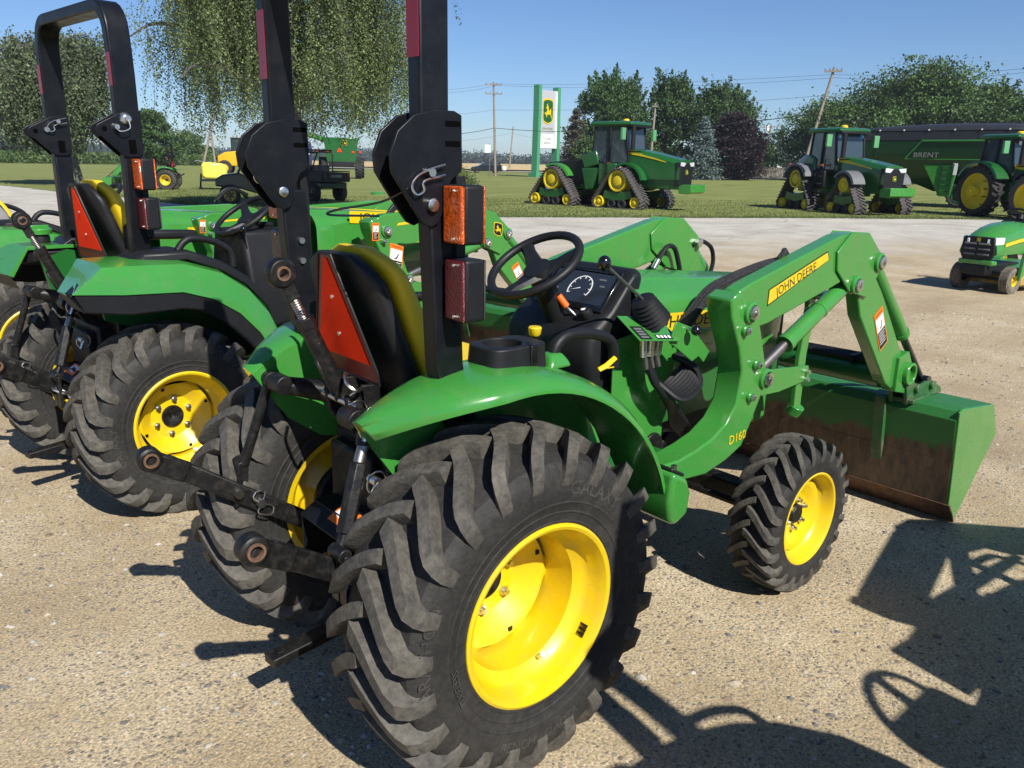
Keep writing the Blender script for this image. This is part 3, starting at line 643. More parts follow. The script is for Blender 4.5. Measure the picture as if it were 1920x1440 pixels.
def seat(t, dx=0, dz=0, bolster=True):
    # backrest: black shell with yellow pad
    def loop(y, x0, x1, z0, z1): return None
    s_ = MB(); secs = []
    for i in range(13):
        q = i/12; z = 1.09+.47*q; hw = (.235-.035*q**2)*(1 if q < .85 else math.sqrt(max(.25, 1-((q-.85)/.16)**2)))
        xb = -.135-.15*q**.8; th = .085*(1-.25*q) if q < .9 else .05
        pts = []
        for a in range(16):
            an = 2*math.pi*a/16; cx = abs(math.cos(an))**.5*math.copysign(1, math.cos(an)); sx = abs(math.sin(an))**.5*math.copysign(1, math.sin(an))
            pts.append((xb+th/2+th/2*cx, hw*sx, z))
        secs.append(pts)
    s_.loft(secs); sh = s_.build("seat_shell", KP, t, angle=60); sh.location = (dx, 0, dz)
    p = MB(); secs = []
    for i in range(15):
        q = i/14; z = 1.10+.478*q; hw = (.238-.03*q**2)*(1 if q < .85 else math.sqrt(max(.18, 1-((q-.85)/.155)**2)))
        xb = -.066-.155*q**.8; bul = .052+.05*math.sin(math.pi*q)
        pts = []
        for a in range(20):
            an = 2*math.pi*a/20; cx = abs(math.cos(an))**.6*math.copysign(1, math.cos(an)); sx = abs(math.sin(an))**.55*math.copysign(1, math.sin(an))
            pts.append((xb+bul/2+bul/2*cx, hw*sx, z))
        secs.append(pts)
    p.loft(secs); o = p.build("backrest_pad", YS, t, angle=60); o.location = (dx, 0, dz)
    c = MB(); c.box((.16, 0, 1.115), (.46, .47, .10)); o = c.build("seat_cushion", YS, t, bevel=.04, seg=4); o.location = (dx, 0, dz-(.07 if dz > .05 else 0))
    c = MB(); c.box((.13, 0, 1.03), (.40, .40, .08)); o = c.build("seat_base", KP, t, bevel=.01); o.location = (dx, 0, dz)
def smv(t, dx=0, dz=0, lift=0):
    """slow moving vehicle triangle"""
    m = frame((-.268+dx, -.01, 1.345+dz), (0, -1, 0), (-.165, 0, 1))
    b = MB(); b.prism([(-.19, -.185), (.19, -.185), (.19, -.145), (.035, .20), (-.035, .20), (-.19, -.145)], -.002, .0, 'z', 0, m)
    o = b.build("slow_vehicle_sign", SMVR, t)
    b = MB(); b.prism([(-.158, -.128), (.158, -.128), (.010, .192), (-.010, .192)], .001, .003, 'z', 0, m); b.build("orange_triangle", SMVO, o)
    b = MB(); b.tube([m @ Vector((x, y, 0)) for x, y in ((-.193, -.188), (.193, -.188), (.193, -.145), (.036, .204), (-.036, .204), (-.193, -.145))], .0045, 6, closed=True); b.build("edge_trim", KP, o)
    b = MB()
    for y in (.07, -.05): b.cyl(m @ Vector((.005, y, 0)), m @ Vector((.005, y, .008)), .007, 8)
    b.split("bolt", CH, o)
def steering(t, c, R, tilt, dx=0, dz=0):
    a = R_(tilt); m = frame((c[0]+dx, 0, c[1]+dz), (math.cos(a), 0, math.sin(a)), (0, 1, 0)); b = MB()
    b.tube([m @ Vector((R*math.cos(2*math.pi*i/40), R*math.sin(2*math.pi*i/40), 0)) for i in range(40)], .0165, 12, closed=True)
    for an in (90, 215, 325):
        x, y = math.cos(R_(an+90)), math.sin(R_(an+90))
        b.loft([[m @ Vector((x*r-y*w_, y*r+x*w_, z)) for w_, z in ((-w0, z0-.008), (w0, z0-.008), (w0*.7, z0+.008), (-w0*.7, z0+.008))] for r, w0, z0 in ((.03, .05, -.03), (.08, .032, -.022), (.13, .026, -.008), (R, .03, 0))])
    b.lathe([(-.06, .035), (-.045, .06), (-.015, .055), (-.012, .03), (-.012, .001)], m.translation, m.col[2].xyz, 24)
    b.cyl(m @ Vector((0, 0, -.05)), m @ Vector((-.02, 0, -.30)), .045, 16)
    return b.build("steering_wheel", KP, t, angle=50)
def hydraulic(t, name, a, c, r, rod_r, split, m=None, coll=True):
    a, c = Vector(a), Vector(c); p = a+(c-a)*split; d = (c-a).normalized()
    b = MB(); b.cyl(a, p, r, 20); b.cyl(p-d*.03, p, r*1.12, 20); b.cyl(a-Vector((0, .035, 0)), a+Vector((0, .035, 0)), r*1.05, 16)
    if coll: b.cyl(a+(p-a)*.42, a+(p-a)*.42+d*.015, r*1.06, 20)
    o = b.build(name, m or G, t, angle=40)
    b = MB(); b.cyl(p, c, rod_r, 16); b.cyl(c-Vector((0, .035, 0)), c+Vector((0, .035, 0)), rod_r*1.9, 16); b.build("piston_rod", ST if coll else KG, o)
    return o
def pin(b, x, y, z, o, r=.022, mi=0, mj=1):
    b.lathe([(0, r*1.75), (o*.012, r*1.7), (o*.016, r*1.35), (o*.02, r*1.3)], (x, y, z), (0, 1, 0), 20, mi); b.lathe([(o*.006, r*1.3), (o*.026, r*1.15), (o*.028, r*.55), (o*.012, r*.5), (o*.012, .001)], (x, y, z), (0, 1, 0), 18, mj)
def warning(t, m, w_, h, split=.55, name="warning_label"):
    b = MB(); b.prism([(-w_/2, -h/2), (w_/2, -h/2), (w_/2, h/2), (-w_/2, h/2)], 0, .0012, 'z', 0, m)
    i = .006; top = h/2-.16*h
    b.prism([(-w_/2+i, top), (w_/2-i, top), (w_/2-i, top-h*.35), (-w_/2+i, top-h*.35)], .0012, .0018, 'z', 1, m)
    b.prism([(-w_/2+i, top-h*.36), (w_/2-i, top-h*.36), (w_/2-i, -h/2+i), (-w_/2+i, -h/2+i)], .0012, .0018, 'z', 2, m)
    for k in range(5): b.prism([(-w_/2+i*2, top-h*(.41+.07*k)), (w_/2-i*(2+k % 3), top-h*(.41+.07*k)), (w_/2-i*(2+k % 3), top-h*(.425+.07*k)), (-w_/2+i*2, top-h*(.425+.07*k))], .0018, .0022, 'z', 1, m)
    b.prism([(-w_*.2, top-h*.30), (0, top-h*.26), (w_*.15, top-h*.12), (w_*.2, top-h*.14), (w_*.05, top-h*.31)], .0018, .0022, 'z', 2, m)
    b.text("WARNING", m @ Matrix.Translation((0, h/2-.08*h, .0018)), min(.09*h, .16*w_), .01, 2)
    return b.build(name, [ORG, WHT, KP], t)

def loader(t, dx, dz, decal, kind):
    def L(o):
        if kind == 'D':
            for q in (o if isinstance(o, list) else [o]):
                if q.parent == t: q.location = (.287, 0, .10)
            return o
        if isinstance(o, list): return [L(q) for q in o]
        if kind != 'A':   # longer, flatter arms
            for v in o.data.vertices:
                q = min(1, max(0, (v.co.x-1.2)/1.03)); k = min(1, max(0, v.co.z/1.2))
                v.co.x += .287+.113*q; v.co.z += ((.10-.20*q) if kind == 'B' else (-.03-.22*q))*k
            for ch in o.children: L(ch)
        return o
    for s_ in (-1, 1):
        # ---- mast: box section swept as an open C
        b = MB(); outer = [(1.075, 1.352), (1.13, 1.372), (1.19, 1.318), (1.285, 1.225), (1.378, 1.001), (1.33, .907), (1.283, .821), (1.235, .74), (1.128, .70), (1.002, .675), (.835, .69), (.66, .72)]
        inner = [(1.07, 1.345), (1.085, 1.28), (1.155, 1.15), (1.188, 1.06), (1.172, .93), (1.115, .86), (1.03, .815), (.93, .79), (.83, .775), (.66, .78)]
        poly = outer + inner[::-1]; b.prism(poly, s_*.45, s_*.565)
        mast = L(b.build("loader_mast", G, t, bevel=.026, seg=4, angle=50))
        b = MB()
        for x, z, r in ((1.20, 1.288, .024), (1.352, 1.003, .024)): pin(b, x, s_*.565, z, s_, r)
        for x, z in ((1.172, 1.222), (1.272, 1.073), (1.25, .945)): pin(b, x, s_*.565, z, s_, .012)
        L(b.split("pin", [G, CH], mast, gap=.004))
        if kind == 'A' and s_ < 0:
            b = MB(); b.text("D160", frame((1.195, -.567, .785), (1, 0, .06), (0, 0, 1)), .052, .01); L(b.build("model_lettering", Y, mast))
        # ---- boom
        b = MB(); b.prism([(1.15, 1.372), (1.21, 1.392), (1.88, 1.545), (1.97, 1.553), (1.92, 1.338), (1.36, 1.220), (1.21, 1.21), (1.14, 1.26), (1.125, 1.32)], s_*.473, s_*.547)
        b.prism([(2.0, 1.50), (2.17, 1.46), (2.75, .83), (2.70, .755), (2.60, .735), (2.53, .775), (2.16, 1.16)], s_*.478, s_*.543)
        boom = L(b.build("loader_boom", G, t, bevel=.007, seg=2))
        b = MB(); P = [(1.842, 1.478), (1.858, 1.395), (1.925, 1.345), (1.985, 1.295), (2.04, 1.282), (2.165, 1.25), (2.268, 1.37), (2.275, 1.415), (2.255, 1.445), (2.11, 1.548), (1.955, 1.558)]
        for yy in (.549, .471): b.prism(P, s_*yy, s_*(yy+.010 if yy > .5 else yy-.010))
        L(b.split("elbow_plate", G, boom, gap=.004, bevel=.004))
        b = MB(); pin(b, 2.232, s_*.560, 1.41, s_, .025); pin(b, 2.03, s_*.560, 1.322, s_, .024); L(b.split("pin", [G, CH], boom, gap=.004))
        # lower knee end: bushing and quick coupler
        b = MB(); b.prism([(2.62, .90), (2.72, .92), (2.80, .82), (2.83, .72), (2.74, .69), (2.62, .72)], s_*.49, s_*.562); b.lathe([(.0, .060), (.03, .060), (.03, .044), (-.06, .044)], (2.735, s_*.557, .80), (0, s_, 0), 24)
        L(b.build("boom_end", G, boom, bevel=.004))
        # coupler
        b = MB(); b.prism([(2.72, .75), (2.80, .76), (2.86, .70), (2.98, .72), (3.08, .70), (3.18, .655), (3.20, .622), (3.0, .628), (2.93, .615), (2.76, .625)], s_*.475, s_*.50); b.prism([(2.72, .75), (2.80, .76), (2.86, .70), (2.98, .72), (3.08, .70), (3.18, .655), (3.20, .622), (3.0, .628), (2.93, .615), (2.76, .625)], s_*.555, s_*.575)
        b.cyl((2.84, s_*.46, .705), (2.84, s_*.595, .705), .026, 16); b.cyl((3.03, s_*.46, .693), (3.03, s_*.595, .693), .024, 16); b.box((2.86, s_*.525, .647), (.20, .16, .022))
        L(b.build("bucket_coupler", [GW], t, bevel=.004))
        L(hydraulic(t, "lift_cylinder", (2.03, s_*.512, 1.315), (1.352, s_*.512, 1.003), .036, .021, .68))
        L(hydraulic(t, "bucket_cylinder", (2.235, s_*.527, 1.40), (3.03, s_*.527, .70), .036, .020, .56, coll=False))
        if s_ < 0:
            m = frame((2.42, s_*.561, 1.04), (.60, 0, .36), (-.36, 0, 1)); m = frame((2.39, -.5445, 1.075), (.86, 0, .52), (-.52, 0, .86)); L(warning(t, m, .085, .22))
            if decal:
                m = frame((1.555, -.5475, 1.385), (1, 0, .215), (-.215, 0, 1)); b = MB()
                b.prism([(-.225, -.045), (-.21, .02), (.235, .052), (.245, .012)], 0, .0012, 'z', 1, m); b.prism([(-.220, -.039), (-.206, .016), (.231, .047), (.240, .013)], .0012, .0018, 'z', 0, m)
                b.text("JOHN DEERE", m @ Matrix.Translation((-.01, .002, .0018)) @ Matrix.Rotation(R_(4.3), 4, 'Z'), .052, .008, 1, 1.02); L(b.build("boom_decal", [Y, KP], boom))
    if not decal:
        b = MB(); m = frame((2.14, -.5595, 1.43), (1, 0, -.05), (0, 0, 1)); emblem(b, m, .10, 0, 1, .0012); L(b.build("emblem", [Y, KP], t))
        b = MB(); b.prism([(-.2, -.02), (.1, -.02), (.32, .012), (.31, .016)], 0, .0015, 'z', 0, frame((1.62, -.5475, 1.30), (1, 0, .2), (-.2, 0, 1))); b.prism([(-.2, -.02), (-.18, -.005), (.32, .0), (.31, -.02)], 0, .0015, 'z', 0, frame((1.48, -.5475, 1.40), (1, 0, .25), (-.25, 0, 1))); L(b.build("boom_decal", Y, t))
        L(warning(t, frame((1.265, -.5665, 1.115), (1, 0, -.12), (.12, 0, 1)), .10, .19)); L(warning(t, frame((1.115, -.5665, 1.285), (1, 0, -.05), (.05, 0, 1)), .055, .11))
    # torque tube and hoses
    b = MB(); b.cyl((2.58, -.50, .80), (2.58, .50, .80), .062, 20); L(b.build("torque_tube", GD, t))
    b = MB()
    for k in range(4): b.tube([(2.55+.035*k, -.48, .868+.006*(k % 2)), (2.55+.035*k, -.1, .872), (2.55+.035*k, .3, .868), (2.55+.035*k, .48, .87)], .0125, 8)
    for y in (-.36, .1, .4): b.box((2.595, y, .87), (.16, .022, .045))
    L(b.build("hydraulic_line", KP, t))
    # brush guard bracket
    b = MB(); b.prism([(1.45, .985), (1.62, .965), (1.99, .93), (2.01, .86), (1.75, .845), (1.50, .86)], -.405, -.395); b.prism([(1.45, .985), (1.62, .965), (1.99, .93), (2.01, .86), (1.75, .845), (1.50, .86)], .395, .405)
    for s_ in (-1, 1):
        b.loft([[(x-.03, s_*.392, z), (x+.03, s_*.392, z), (x+.03, s_*.372, z), (x-.03, s_*.372, z)] for x, z in ((1.955, .72), (1.955, .98), (1.975, 1.10), (1.985, 1.2), (1.975, 1.27))])
        b.cyl((1.955, s_*.392, .74), (1.955, s_*.372, .70), .033, 16)
    b.tube(smooth_path([(1.975, -.385, 1.25), (2.10, -.38, 1.24), (2.17, -.33, 1.235), (2.175, 0, 1.235), (2.17, .33, 1.235), (2.10, .38, 1.24), (1.975, .385, 1.25)], 4), .018, 10)
    b.v = [(x-.09, y*1.13, z+.02) for x, y, z in b.v]; o = L(b.build("brush_guard", G, t, bevel=.003)); b = MB()
    for z in (.905, .87): b.cyl((1.88, -.455, z+.02), (1.88, -.478, z+.02), .011, 6)
    L(b.split("bolt", CH, o, gap=.002))
    # bucket: open shell rolled forward
    side = [(2.93, .004), (2.83, .12), (2.762, .647), (2.80, .66), (3.25, .60), (3.365, .41), (3.02, .08)]
    bk = MB(); th = .010
    def wall(p, q, y=.822, m=0):
        p, q = Vector((p[0], 0, p[1])), Vector((q[0], 0, q[1])); d = (q-p).normalized(); n = Vector((-d.z, 0, d.x))*th
        bk.add([Vector(a)+Vector((0, yy, 0)) for yy in (-y, y) for a in (p, q, q+n, p+n)], [(0,1,2,3),(7,6,5,4),(0,4,5,1),(1,5,6,2),(2,6,7,3),(3,7,4,0)], m)
    for p, q in zip([(2.83, .115), (2.797, .37), (2.766, .60), (2.79, .645), (2.86, .652)], [(2.797, .37), (2.766, .60), (2.79, .645), (2.86, .652), (3.25, .602)]): wall(q, p)
    bucket = L(bk.build("bucket", BKT, t, bevel=.002, angle=20))
    for s_ in (-1, 1):
        b = MB(); b.prism(side, s_*.823, s_*.835); L(b.build("side_plate", G, bucket, bevel=.003))
    b = MB(); b.prism([(2.925, .002), (2.937, .002), (2.838, .125), (2.822, .125)], -.84, .84); L(b.build("cutting_edge", RUST, bucket))
    b = MB()
    for y in (-.44, .44):
        b.prism([(2.775, .655), (2.738, .645), (2.765, .40), (2.795, .28), (2.80, .36)], y-.03, y+.03)
    L(b.split("wear_bar", GW, bucket, bevel=.003))
    # white sticker on the bucket top
    b = MB(); b.box((2.96, .15, .655), (.10, .16, .004), rot=(0, R_(7.5), 0)); L(b.build("sticker", WHT, bucket))
GW = mat("scuffed_green_paint", (.02, .11, .028), .5, dirt=(.16, .13, .10), damt=.9, dscale=14, nscale=5, namt=.2, bump=.1, bscale=50)
# bucket paint worn to brown rust below: stains with a shape of their own, by height
BKT = mat("bucket_green_worn_to_rust", (.02, .13, .028), .5, bump=.06, bscale=60, rvar=.1)
def _bkt():
    t = BKT.node_tree; N = t.nodes; L = t.links; p = N["Principled BSDF"]; tc = [n for n in N if n.type == 'TEX_COORD'][0]
    sp = N.new("ShaderNodeSeparateXYZ"); L.new(tc.outputs['Object'], sp.inputs[0])
    n = N.new("ShaderNodeTexNoise"); n.inputs['Scale'].default_value = 4.5; n.inputs['Detail'].default_value = 8; n.inputs['Roughness'].default_value = .7; L.new(tc.outputs['Object'], n.inputs[0])
    a = N.new("ShaderNodeMath"); a.operation = 'MULTIPLY_ADD'; a.inputs[1].default_value = .34; L.new(n.outputs[0], a.inputs[0]); L.new(sp.outputs[2], a.inputs[2])
    r = N.new("ShaderNodeMapRange"); r.inputs[1].default_value = .575; r.inputs[2].default_value = .625; L.new(a.outputs[0], r.inputs[0])
    mp = N.new("ShaderNodeMapping"); mp.inputs['Scale'].default_value = (3, 9, 3); L.new(tc.outputs['Object'], mp.inputs[0])
    n2 = N.new("ShaderNodeTexNoise"); n2.inputs['Scale'].default_value = 2.5; n2.inputs['Detail'].default_value = 8; n2.inputs['Roughness'].default_value = .7; L.new(mp.outputs[0], n2.inputs[0])
    c = N.new("ShaderNodeValToRGB"); e = c.color_ramp.elements; e[0].position = .32; e[0].color = (.022, .017, .014, 1); e[1].position = .7; e[1].color = (.15, .088, .052, 1); L.new(n2.outputs[0], c.inputs[0])
    x = N.new("ShaderNodeMix"); x.data_type = 'RGBA'; L.new(r.outputs[0], x.inputs[0]); L.new(c.outputs[0], x.inputs[6]); x.inputs[7].default_value = (.022, .14, .03, 1); L.new(x.outputs[2], p.inputs['Base Color'])
_bkt()

def hitch(t, kind):
    """three point hitch, drawbar, power take off guard"""
    for s_ in (-1, 1):
        b = MB(); b.tube([(-.10, s_*.17, 1.0), (-.2, s_*.20, 1.05), (-.33, s_*.235, 1.085)], [.046, .038, .030], 12); b.cyl((-.335, s_*.20, 1.088), (-.335, s_*.275, 1.088), .034, 18); b.build("lift_arm", KW, t, bevel=.004)
        b = MB()
        if s_ < 0:
            b.cyl((-.335, s_*.31, 1.088), (-.352, s_*.322, 1.03), .022, 12); b.cyl((-.345, s_*.32, 1.045), (-.375, s_*.335, .985), .017, 14, 1); b.tube([(-.372, s_*.333, .985), (-.445, s_*.365, .80)], [.027, .027], 6); b.cyl((-.445, s_*.365, .80), (-.475, s_*.375, .745), .015, 10)
            b.loft([[(x-.008, y-.02, z), (x+.008, y-.02, z), (x+.008, y+.02, z), (x-.008, y+.02, z)] for x, y, z in ((-.475, -.362, .76), (-.475, -.362, .60))]); b.loft([[(x-.008, y-.02, z), (x+.008, y-.02, z), (x+.008, y+.02, z), (x-.008, y+.02, z)] for x, y, z in ((-.475, -.41, .76), (-.475, -.41, .60))]); b.cyl((-.475, -.42, .755), (-.475, -.352, .755), .022, 14)
        else:
            b.cyl((-.335, s_*.30, 1.088), (-.335, s_*.345, 1.088), .028, 16); b.tube([(-.335, s_*.325, 1.085), (-.405, s_*.36, .86), (-.43, s_*.375, .78)], [.018, .018, .02], 12); b.prism([(-.455, .79), (-.415, .80), (-.43, .64), (-.475, .63)], s_*.36, s_*.43)
        b.build("lift_link", [KW, ST], t, bevel=.003)
        # lower link
        b = MB(); b.bar((-.69, s_*.402, .838), (-.05, s_*.29, .40), .022, .066); b.lathe([(-.026, .026), (-.026, .037), (-.020, .041), (.020, .041), (.026, .037), (.026, .026)], (-.733, s_*.408, .861), (0, 1, 0), 24); b.bar((-.74, s_*.408, .86), (-.62, s_*.392, .79), .034, .07)
        o = b.build("lower_link", KW, t, bevel=.006)
        b = MB(); b.lathe([(-.030, .018), (-.030, .025), (0, .028), (.030, .025), (.030, .018), (-.030, .018)], (-.733, s_*.408, .861), (0, 1, 0), 24); b.build("ball_end", RUST, o)
        b = MB(); d = Vector((.64, -s_*.112, -.438)).normalized()
        for q in ((.27, .36) if s_ > 0 else ()): p = Vector((-.69, s_*.402, .838))+d*q; b.cyl(p+Vector((0, -.012, 0)), p+Vector((0, -.034, 0)), .016, 10)
        if s_ > 0: p = Vector((-.69, .402, .838))+d*.36; b.tube(smooth_path([p+Vector((-.02, -.03, .05)), p+Vector((.015, -.03, .045)), p+Vector((0, -.03, .0)), p+Vector((-.015, -.03, -.03)), p+Vector((.03, -.03, -.05)), p+Vector((.04, -.03, -.02)), p+Vector((-.0, -.03, .0)), p+Vector((-.03, -.03, .03)), p+Vector((-.02, -.03, .05))], 4), .0032, 6)
        # sway chain, three links
        if s_ < 0:
            p0 = Vector((-.50, -.385, .70)); p1 = Vector((-.33, -.50, .60))
            for k in range(3):
                c = p0+(p1-p0)*(k+.5)/3; dd = (p1-p0).normalized(); u = Vector((0, 0, 1)) if k % 2 else Vector((.55, .83, 0)); u = (u-dd*u.dot(dd)).normalized()
                b.tube([c+dd*.034*math.copysign(abs(math.cos(a))**.7, math.cos(a))+u*.017*math.sin(a) for a in [2*math.pi*i/16 for i in range(16)]], .0065, 8, closed=True)
        if b.v: b.split("chain_link" if s_ < 0 else "hitch_pin", CH, t, gap=.004)
    # top link parked upright
    a, c = Vector((-.408, .03, 1.492)), Vector((-.235, .0, 1.085)); d = (c-a).normalized()
    b = MB(); b.cyl(a+d*.16, a+d*.45, .027, 14); b.cyl(a+d*.155, a+d*.19, .032, 6); b.lathe([(-.022, .022), (-.022, .040), (-.014, .046), (.014, .046), (.022, .040), (.022, .022)], a, (0, 1, 0), 20); b.bar(a+d*.035, a+d*.09, .03, .04)
    b.tube(smooth_path([a+d*.29+Vector((-.035, -.03, .01)), a+d*.30+Vector((-.055, -.07, .0)), a+d*.40+Vector((-.055, -.07, .0)), a+d*.42+Vector((-.035, -.03, .0))], 5), .007, 8)
    o = b.build("top_link", KW, t, bevel=.002)
    b = MB(); b.tube([a+d*(.085+.004*i) for i in range(20)], [.0135 if i % 2 else .016 for i in range(20)], 12); b.lathe([(-.026, .016), (-.026, .022), (0, .026), (.026, .022), (.026, .016), (-.026, .016)], a, (0, 1, 0), 18, 1); b.split("threaded_end", [ST, RUST], o, gap=.004)
    b = MB(); b.prism([(-.05, 1.12), (-.20, 1.13), (-.265, 1.10), (-.25, 1.02), (-.20, .95), (-.05, .90)], -.075, -.055); b.prism([(-.05, 1.12), (-.20, 1.13), (-.265, 1.10), (-.25, 1.02), (-.20, .95), (-.05, .90)], .055, .075); b.box((-.06, 0, 1.0), (.06, .2, .24)); b.build("top_link_bracket", KW, t, bevel=.006)
    b = MB(); b.cyl((-.245, -.12, 1.075), (-.245, .1, 1.075), .013, 12); b.tube([(-.245+.036*math.cos(a), -.115, 1.06+.036*math.sin(a)) for a in [i*.42 for i in range(15)]], .0035, 6, closed=True)
    for s_, y, x, z in ((1, -.325, -.335, 1.088), (1, -.30, -.30, .90)):
        b.cyl((x, y+.03, z), (x, y-.014, z), .014, 12); b.tube([(x+.034*math.cos(a), y-.008, z+.036*math.sin(a)-.004) for a in [i*.42 for i in range(15)]], .0032, 6, closed=True); b.cyl((x, y-.008, z), (x-.02, y-.010, z-.04), .008, 8)
    b.tube(smooth_path([(-.22, -.02, 1.155), (-.25, -.05, 1.17), (-.27, -.10, 1.15), (-.25, -.12, 1.13), (-.22, -.10, 1.13)], 5), .006, 8)
    b.split("retaining_pin", CH, t)
    # guard over the power take off
    b = MB(); P = arc((-.30, .60), .13, 180, 0, 12)
    b.prism([(-.42, .53), (-.42, .70), (-.36, .735), (-.20, .735), (-.14, .70), (-.14, .53)], -.155, -.149); b.prism([(-.42, .53), (-.42, .70), (-.36, .735), (-.20, .735), (-.14, .70), (-.14, .53)], .149, .155); b.box((-.29, 0, .738), (.16, .31, .008)); b.box((-.393, 0, .717), (.07, .31, .008), rot=(0, R_(-30), 0))
    o = b.build("shaft_guard", K, t, bevel=.003); o.location = (.07, -.045, -.04); b = MB(); m = frame((-.36, -.02, .7365), (.15, -1, .08), (1, .15, .5)); m = frame((-.362, -.04, .742), (0, -1, 0), (.87, 0, .5))
    b.prism([(-.06, -.035), (.06, -.035), (.06, .035), (-.06, .035)], 0, .001, 'z', 0, m); b.prism([(-.055, -.005), (.02, -.025), (.05, .02), (-.04, .03)], .001, .0015, 'z', 1, m); b.prism([(-.03, -.0), (.03, -.015), (.025, .005), (-.02, .015)], .0015, .002, 'z', 2, m); b.build("warning_label", [ORG, WHT, KP], o)
    # drawbar
    b = MB(); b.bar((-.57, -.065, .275), (.1, -.0, .30), .062, .032); b.box((-.1, 0, .33), (.18, .10, .08)); o = b.build("drawbar", KW, t, bevel=.004); b = MB(); b.cyl((-.535, -.062, .290), (-.535, -.062, .2945), .016, 14); b.build("pin_hole", KG, o)
def driveline(t, dx, dz, xf, zf, yf):
    b = MB(); b.box((.2, 0, .66), (.75, .34, .55)); b.box((.15, 0, .95), (.5, .5, .12)); b.cyl((0, -.42, .53), (0, .42, .53), .105, 20); b.cyl((0, -.43, .53), (0, -.39, .53), .15, 24); b.cyl((0, .39, .53), (0, .43, .53), .15, 24); b.box((-.14, 0, .70), (.16, .26, .40))
    b.build("transmission_housing", KW, t, bevel=.012)
    b = MB(); b.box((1.1, -.02, .70), (1.0, .30, .42)); b.box((1.35, 0, .58), (1.1, .34, .14)); b.cyl((1.0, -.2, .72), (1.0, -.31, .72), .055, 18); b.cyl((.86, -.16, .78), (.95, -.26, .70), .03, 10); b.box((.80, -.25, .67), (.12, .1, .10)); b.cyl((1.18, -.18, .66), (1.18, -.26, .66), .07, 18)
    for k in range(7): b.cyl((.75+.06*k, -.18-.015*(k % 3), .62+.05*(k % 2)), (.80+.06*k, -.22, .84-.03*(k % 3)), .012, 8)
    b.build("engine_block", KW, t, bevel=.006)
    b = MB(); b.bar((xf, -yf+.10, zf+.01), (xf, yf-.10, zf+.01), .10, .10); b.box((xf, 0, zf+.10), (.2, .2, .16)); b.cyl((xf, -yf+.16, zf-.02), (xf, -yf+.03, zf-.02), .075, 18); b.cyl((xf, yf-.16, zf-.02), (xf, yf-.03, zf-.02), .075, 18); b.cyl((xf-.14, -yf+.14, zf+.02), (xf-.14, yf-.14, zf+.02), .018, 10); b.bar((.45, -.08, .40), (xf, -.03, zf+.0), .05, .05)
    b.build("front_axle", KW, t, bevel=.008)
    b = MB(); b.box((.62, 0, .72), (.70, .95, .03)); b.build("operator_platform", GD, t, bevel=.008)
def hood(t, dx, dz, half=.30, kind='A'):
    L = lambda o: (setattr(o, 'location', (dx, 0, dz)), o)[1]
    b = MB(); secs = []
    X = [.88, .91, 1.0, 1.3, 1.6, 1.8, 1.92, 1.99, 2.01]
    for i, x in enumerate(X):
        q = (x-.80)/1.2; top = 1.408-.095*q**1.25-(0 if x < 1.95 else .03); sh = 1.375-.105*q**1.2; hw = half-.035*q-(0 if x < 1.9 else .03*(x-1.9)/.1)
        bot = 1.02 if x < 1.2 else 1.02
        side = [(hw, bot), (hw+.004, 1.17-.03*q), (hw, sh-.085), (hw-.012, sh-.05), (hw-.045, sh-.012), (hw*.62, sh+.012), (hw*.56, sh+.028), (0, top+.005)]
        pts = [(x, -y, z) for y, z in side] + [(x, y, z) for y, z in side[-2::-1]]
        secs.append(pts)
    b.loft(secs, closed=False); b.add(secs[-1], [tuple(range(len(secs[-1])))])
    h = L(b.build("hood", G, t, angle=32))
    # stripe with lettering on each side
    for s_ in (-1, 1):
        b = MB(); q = lambda x: half+.006-.035*(x-.80)/1.2
        def P(x, z): return (x, s_*(q(x)+.0015), z)
        xs_ = [.87, 1.2, 1.5, 1.8, 1.92]
        up_ = [1.272, 1.252, 1.232, 1.21, 1.20]; lo = [1.195, 1.172, 1.155, 1.147, 1.147]
        b.add([P(x, z) for x, z in zip(xs_, up_)] + [P(x, z) for x, z in zip(xs_, lo)], [(i, i+1, i+6, i+5) for i in range(4)])
        m = frame((1.22, s_*(q(1.22)+.002), 1.213), (-s_*1, -s_*.03*0+.0, s_*.06), (0, 0, 1)) if s_ > 0 else frame((1.22, -(q(1.22)+.002), 1.213), (1, .03, -.06), (0, 0, 1))
        b.text("JOHN DEERE", m, .070, .006, 1, 1.35)
        L(b.build("hood_decal", [Y, KP], h))
    # panels under the hood
    for s_ in (-1, 1):
        b = MB(); b.prism([(.74, .72), (.74, 1.19), (.86, 1.205), (1.38, 1.165), (1.36, 1.09), (1.28, 1.12), (1.20, 1.12), (1.13, 1.07), (1.08, .98), (1.06, .86), (1.06, .72)], s_*(half-.012), s_*(half-.002))
        L(b.build("side_panel", G, h, bevel=.004))
        b = MB(); b.prism([(1.06, .78), (1.06, 1.16), (1.98, 1.06), (1.98, .80)], s_*(half-.06), s_*(half-.05)); L(b.build("side_panel", GD, h))
    b = MB(); b.box((2.0, 0, 1.0), (.06, .48, .36)); L(b.build("front_grille", KP, h, bevel=.02))
    b = MB(); b.box((1.82, 0, .70), (.34, .44, .18)); L(b.build("front_weight_frame", G, t, bevel=.03))
    b = MB(); b.lathe([(0, .05), (.012, .05), (.018, .04), (.018, .001)], (1.35, -.0, 1.355), (0, 0, 1), 20); L(b.build("filler_cap", G, h))

